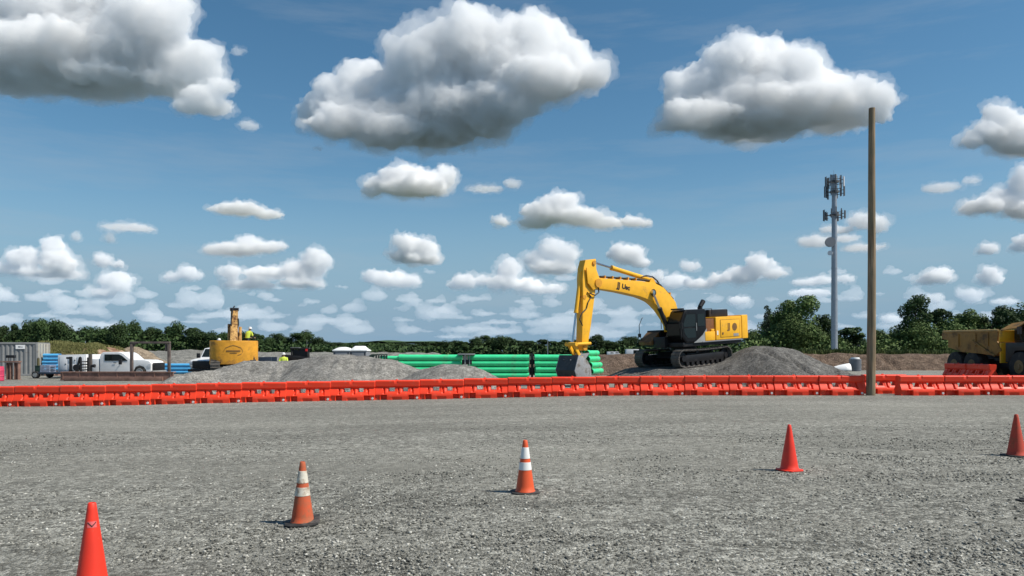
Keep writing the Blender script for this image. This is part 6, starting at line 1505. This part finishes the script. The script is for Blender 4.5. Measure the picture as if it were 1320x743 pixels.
CL = [
 ([(-20, 55, 80, 50), (60, 25, 80, 40), (60, 80, 90, 38), (140, 5, 70, 40), (150, 66, 90, 40), (200, 36, 55, 42), (225, 80, 52, 34), (252, 98, 32, 22), (30, 104, 80, 18), (120, 106, 85, 18), (200, 106, 60, 16), (-80, 60, 60, 50)], 5600, .075, 'huge white cloud with grey underside filling the upper left corner'),
 ([(264, 124, 28, 16), (286, 114, 20, 13), (242, 138, 22, 12), (272, 138, 28, 12)], 5500, .07, 'small ragged cloud under the right tip of the huge corner cloud'),
 ([(600, 60, 46, 44), (585, 92, 55, 46), (680, 56, 46, 42), (640, 84, 70, 46), (728, 84, 46, 36), (752, 98, 34, 24), (690, 108, 65, 30), (540, 84, 44, 42), (470, 116, 46, 38), (450, 132, 44, 36), (420, 142, 32, 26), (510, 134, 68, 40), (580, 138, 80, 36), (640, 138, 60, 30), (440, 164, 42, 22), (500, 170, 58, 24), (560, 166, 62, 22), (620, 158, 52, 20), (500, 188, 34, 12), (400, 150, 18, 14)], 4300, .085, 'largest cauliflower cloud with slate grey base, upper middle of the sky'),
 ([(985, 76, 40, 34), (940, 86, 42, 34), (905, 110, 40, 34), (885, 134, 30, 26), (1020, 96, 42, 34), (1060, 115, 48, 30), (1108, 130, 42, 22), (1134, 132, 22, 20), (960, 130, 70, 34), (1030, 138, 70, 26), (900, 155, 52, 18), (980, 158, 80, 18), (1080, 150, 58, 15), (862, 165, 20, 8), (1125, 148, 28, 11)], 4700, .085, 'large flat-based cloud left of the top of the wooden pole'),
 ([(1292, 152, 22, 22), (1272, 172, 28, 16), (1312, 170, 36, 24), (1250, 184, 18, 9), (1325, 185, 40, 14)], 4500, .12, 'white cloud touching the right edge level with the pole top'),
 ([(1302, 256, 28, 15), (1270, 266, 30, 10), (1322, 236, 20, 20), (1250, 270, 18, 7), (1325, 272, 36, 12)], 6000, .13, 'long white cloud at the right edge, below the pole-top one'),
 ([(1215, 242, 22, 7), (1250, 234, 12, 6), (1200, 243, 12, 5)], 6200, .05, 'faint grey wisp of cloud right of the wooden pole'),
 ([(1275, 321, 12, 8), (1268, 324, 10, 5)], 8000, .16, 'tiny white puff near the right edge, right of the pole'),
 ([(1320, 314, 13, 13), (1312, 320, 10, 8)], 8000, .16, 'small puff cut by the right edge, low down'),
 ([(1206, 358, 20, 9), (1212, 352, 12, 7), (1196, 362, 14, 6)], 9000, .2, 'compact white puff above the dark column-shaped tree, left of a twin'),
 ([(1280, 359, 17, 11), (1276, 350, 10, 8)], 9000, .2, 'compact white puff above the dump bed, right of its twin'),
 ([(575, 228, 15, 17), (560, 235, 22, 16), (522, 228, 28, 14), (500, 240, 26, 12), (535, 245, 48, 12), (480, 250, 15, 7)], 5800, .13, 'medium white cloud just below the largest cauliflower cloud'),
 ([(660, 238, 12, 7), (625, 245, 26, 3.5)], 5800, .06, 'thin cloud streak with a small bright end, centre of the sky'),
 ([(315, 272, 32, 8), (290, 270, 18, 6), (345, 277, 20, 6), (275, 270, 10, 4)], 6200, .12, 'lone flat elongated cloud in the clear sky on the left'),
 ([(722, 262, 22, 15), (708, 275, 32, 16), (745, 281, 34, 12), (780, 287, 30, 8), (645, 285, 13, 8), (690, 287, 25, 8), (815, 289, 24, 6)], 6600, .13, 'long white cloud with trailing grey tail above the excavator boom'),
 ([(530, 317, 20, 15), (550, 321, 18, 13), (515, 330, 18, 9), (540, 333, 30, 8), (520, 310, 10, 8)], 8200, .16, 'crisp white puff on the left centre, above a paler slab'),
 ([(500, 360, 28, 12), (480, 358, 15, 9), (525, 364, 20, 9)], 9500, .11, 'pale slab of cloud directly under the crisp white puff'),
 ([(600, 363, 18, 10), (620, 362, 12, 8), (590, 368, 14, 7)], 9500, .14, 'small lumpy cloud left of the tower-shaped cloud'),
 ([(655, 350, 17, 16), (645, 365, 20, 12), (675, 367, 26, 9), (700, 373, 30, 7)], 9500, .14, 'tower-shaped cloud with a flat shelf to its right, middle'),
 ([(710, 321, 18, 14), (730, 330, 18, 14), (690, 335, 18, 13), (712, 345, 34, 10)], 8600, .11, 'greyish lumpy cloud just left of the excavator stick top'),
 ([(808, 329, 24, 14), (795, 324, 13, 11), (825, 338, 15, 9)], 8600, .15, 'white puff directly behind the upper boom of the excavator'),
 ([(848, 357, 9, 8), (842, 362, 9, 6)], 9000, .15, 'tiny puff behind the bend of the excavator boom'),
 ([(320, 312, 18, 7), (300, 322, 38, 8), (275, 325, 13, 6), (340, 320, 22, 8), (355, 318, 13, 8)], 8200, .11, 'wide low cloud above the bright pair on the left'),
 ([(408, 337, 19, 16), (388, 350, 28, 14), (345, 352, 36, 8), (300, 352, 14, 12), (320, 366, 34, 7), (390, 366, 30, 7)], 9200, .13, 'wide broken cloud with a bright right head above the toilets'),
 ([(240, 352, 12, 12), (222, 358, 12, 7), (255, 356, 9, 7)], 9500, .14, 'small bright cloud above the white truck'),
 ([(65, 318, 17, 14), (30, 335, 22, 16), (75, 340, 26, 15), (8, 347, 24, 8), (50, 352, 48, 6)], 8800, .12, 'heaped double-topped cloud above the storage container at the left edge'),
 ([(98, 305, 8, 7)], 8200, .07, 'tiny faint puff above the double-topped cloud'),
 ([(135, 337, 12, 10), (152, 342, 10, 6)], 9000, .14, 'small bright cap cloud above the pickup cab, upper of two'),
 ([(145, 362, 24, 13), (135, 378, 20, 8), (158, 370, 14, 10)], 9600, .09, 'soft pale cloud above the pickup cab, lower of two'),
 ([(160, 293, 32, 4.5), (185, 296, 20, 4), (143, 307, 7, 9)], 8000, .06, 'thin grey streak cloud with a hanging tuft on the left'),
 ([(1115, 285, 24, 12), (1078, 297, 22, 7), (1131, 290, 12, 15)], 7200, .08, 'soft cloud seen through between grey tower and wooden pole, upper'),
 ([(1050, 312, 24, 8), (1085, 309, 20, 6), (1112, 320, 28, 5)], 7800, .07, 'soft flat cloud crossing behind the grey tower'),
 ([(978, 341, 16, 14), (960, 355, 24, 12), (995, 353, 20, 7), (930, 359, 18, 8), (905, 366, 22, 6)], 9000, .13, 'heaped white cloud above the excavator counterweight'),
 ([(890, 344, 13, 8)], 9000, .10, 'small rounded puff above the excavator cab'),
 ([(873, 363, 18, 10), (862, 368, 14, 8)], 9500, .12, 'small cloud behind the elbow of the boom near the cab'),
 ([(1060, 362, 20, 6), (1088, 360, 12, 6), (1035, 365, 16, 5)], 9500, .12, 'thin bank of cloud behind the tower above the tree tops'),
 ([(1045, 378, 28, 5)], 10500, .12, 'flat cloud strip just over the tallest oval tree'),
 ([(950, 388, 12, 7)], 10000, .14, 'tiny puff over the exhaust of the yellow excavator'),
 ([(1203, 386, 12, 8)], 10000, .09, 'faint puff right of the dark column-shaped tree'),
 ([(1250, 384, 14, 10), (1240, 378, 8, 8)], 10000, .10, 'soft puff above the left end of the dump bed'),
 ([(1298, 389, 18, 5)], 10500, .09, 'flat faint cloud just above the trees at the right'),
 ([(1148, 412, 12, 7)], 10500, .12, 'small puff low down between pole and column-shaped tree'),
 ([(320, 162, 14, 7)], 5500, .045, 'wispy scrap of cloud right of the ragged small cloud'),
 ([(306, 66, 9, 6)], 5500, .04, 'faint tiny scrap beside the huge corner cloud'),
 ([(410, 192, 6, 4), (596, 192, 5, 3)], 4400, .05, 'tiny dark scraps hanging under the largest cloud'),
]
for k, (lob, D, den, lab) in enumerate(CL): cloud(lob, D, 100 + k, den * 1.12, label=lab)
rd = random.Random(42)
for nb, (v0, v1, n, a, b, den, lab) in enumerate(((350, 384, 34, 7, 17, .045, 'scattered faint small clouds low in the sky, highest of three bands'), (376, 408, 95, 8, 21, .034, 'crowded faint flat clouds low in the sky, middle of three bands'), (402, 436, 120, 10, 30, .024, 'hazy cloud band resting just above the tree tops, lowest of three bands'))):
    far = []
    for k in range(n):
        u = rd.uniform(-20, 1340); v = rd.uniform(v0, v1)
        if u > 880 and rd.random() < .35: continue
        ru = rd.uniform(a, b); rvv = ru * rd.uniform(.14, .58) * (1 if nb < 2 else .6)
        far += [(u, v, ru, rvv), (u + rd.uniform(-.5, .5) * ru, v - rvv * .8, ru * .5, rvv * .9)]
    cloud(far, (10500, 13000, 15500)[nb], 7 + nb, den, vox=.8, disp=.8, label='', name='distant_clouds', kind='stuff')['label'] = lab

# ---------------------------------------------------------------- separate pieces of one kind become parts of their own
SPLIT = {'idler_wheel': 0, 'track_rollers': 'track_roller', 'drain_plug': 0, 'bed_rail': 0, 'headboard_gusset': 0, 'boom_pins': 'boom_pin', 'stick_pins': 'stick_pin', 'bed_ribs': 'bed_rib', 'locker_doors': 'locker_door',
         'locker_latches': 'locker_latch', 'side_plates': 'side_plate', 'spreader_bars': 'spreader_bar', 'lift_arms': 'lift_arm', 'ramp_rails': 'ramp_rail', 'ramp_legs': 'ramp_leg', 'bucket_teeth': 'bucket_tooth', 'bogie_beam': 0,
         'container_door': 0, 'stiffener_plates': 'stiffener_plate', 'lock_rods': 'lock_rod', 'support_legs': 'support_leg', 'handrail': 0, 'stick_bracket': 0, 'cylinder_bracket': 0, 'bucket_ears': 'bucket_ear', 'bucket_link': 0,
         'support_rods': 'support_rod', 'platform_legs': 'platform_leg', 'stand_legs': 'stand_leg', 'boom_cylinders': 'boom_cylinder', 'stick_hoses': 'stick_hose', 'boom_hoses': 'boom_hose', 'gap_shade_block': 0, 'step_box': 0, 'corner_frame': 0, 'vent_slots': 0, 'door_seam': 0}
def islands(me):
    n = len(me.vertices); par = list(range(n))
    def fd(a):
        while par[a] != a: par[a] = par[par[a]]; a = par[a]
        return a
    for e in me.edges:
        a, b = fd(e.vertices[0]), fd(e.vertices[1])
        if a != b: par[a] = b
    g = {}
    for i in range(n): g.setdefault(fd(i), []).append(i)
    boxes = []
    for vs in g.values():
        P = np.array([me.vertices[i].co for i in vs]); boxes.append([P.min(0) - .012, P.max(0) + .012, set(vs)])
    ch = True
    while ch:
        ch = False
        for i in range(len(boxes)):
            for j in range(i + 1, len(boxes)):
                if (boxes[i][0] <= boxes[j][1]).all() and (boxes[j][0] <= boxes[i][1]).all():
                    boxes[i] = [np.minimum(boxes[i][0], boxes[j][0]), np.maximum(boxes[i][1], boxes[j][1]), boxes[i][2] | boxes[j][2]]; boxes.pop(j); ch = True; break
            if ch: break
    return [b[2] for b in boxes]
cache = {}
for o in list(bpy.data.objects):
    nm = o.name.split('.')[0]
    if nm not in SPLIT or o.type != 'MESH' or o.children: continue
    new = SPLIT[nm] or nm
    if o.data.name not in cache:
        src = o.data; out = []
        for vs in islands(src):
            bm = bmesh.new(); bm.from_mesh(src); bm.verts.ensure_lookup_table()
            bmesh.ops.delete(bm, geom=[v for v in bm.verts if v.index not in vs], context='VERTS')
            me = bpy.data.meshes.new(new); bm.to_mesh(me); bm.free(); me.materials.append(src.materials[0]); out.append(me)
        cache[src.name] = out
    ms = cache[o.data.name]
    if len(ms) < 2: o.name = new; continue
    for me in ms[1:]:
        c = o.copy(); c.data = me; c.name = new; COL.objects.link(c); c.parent = o.parent
    o.data = ms[0]; o.name = new
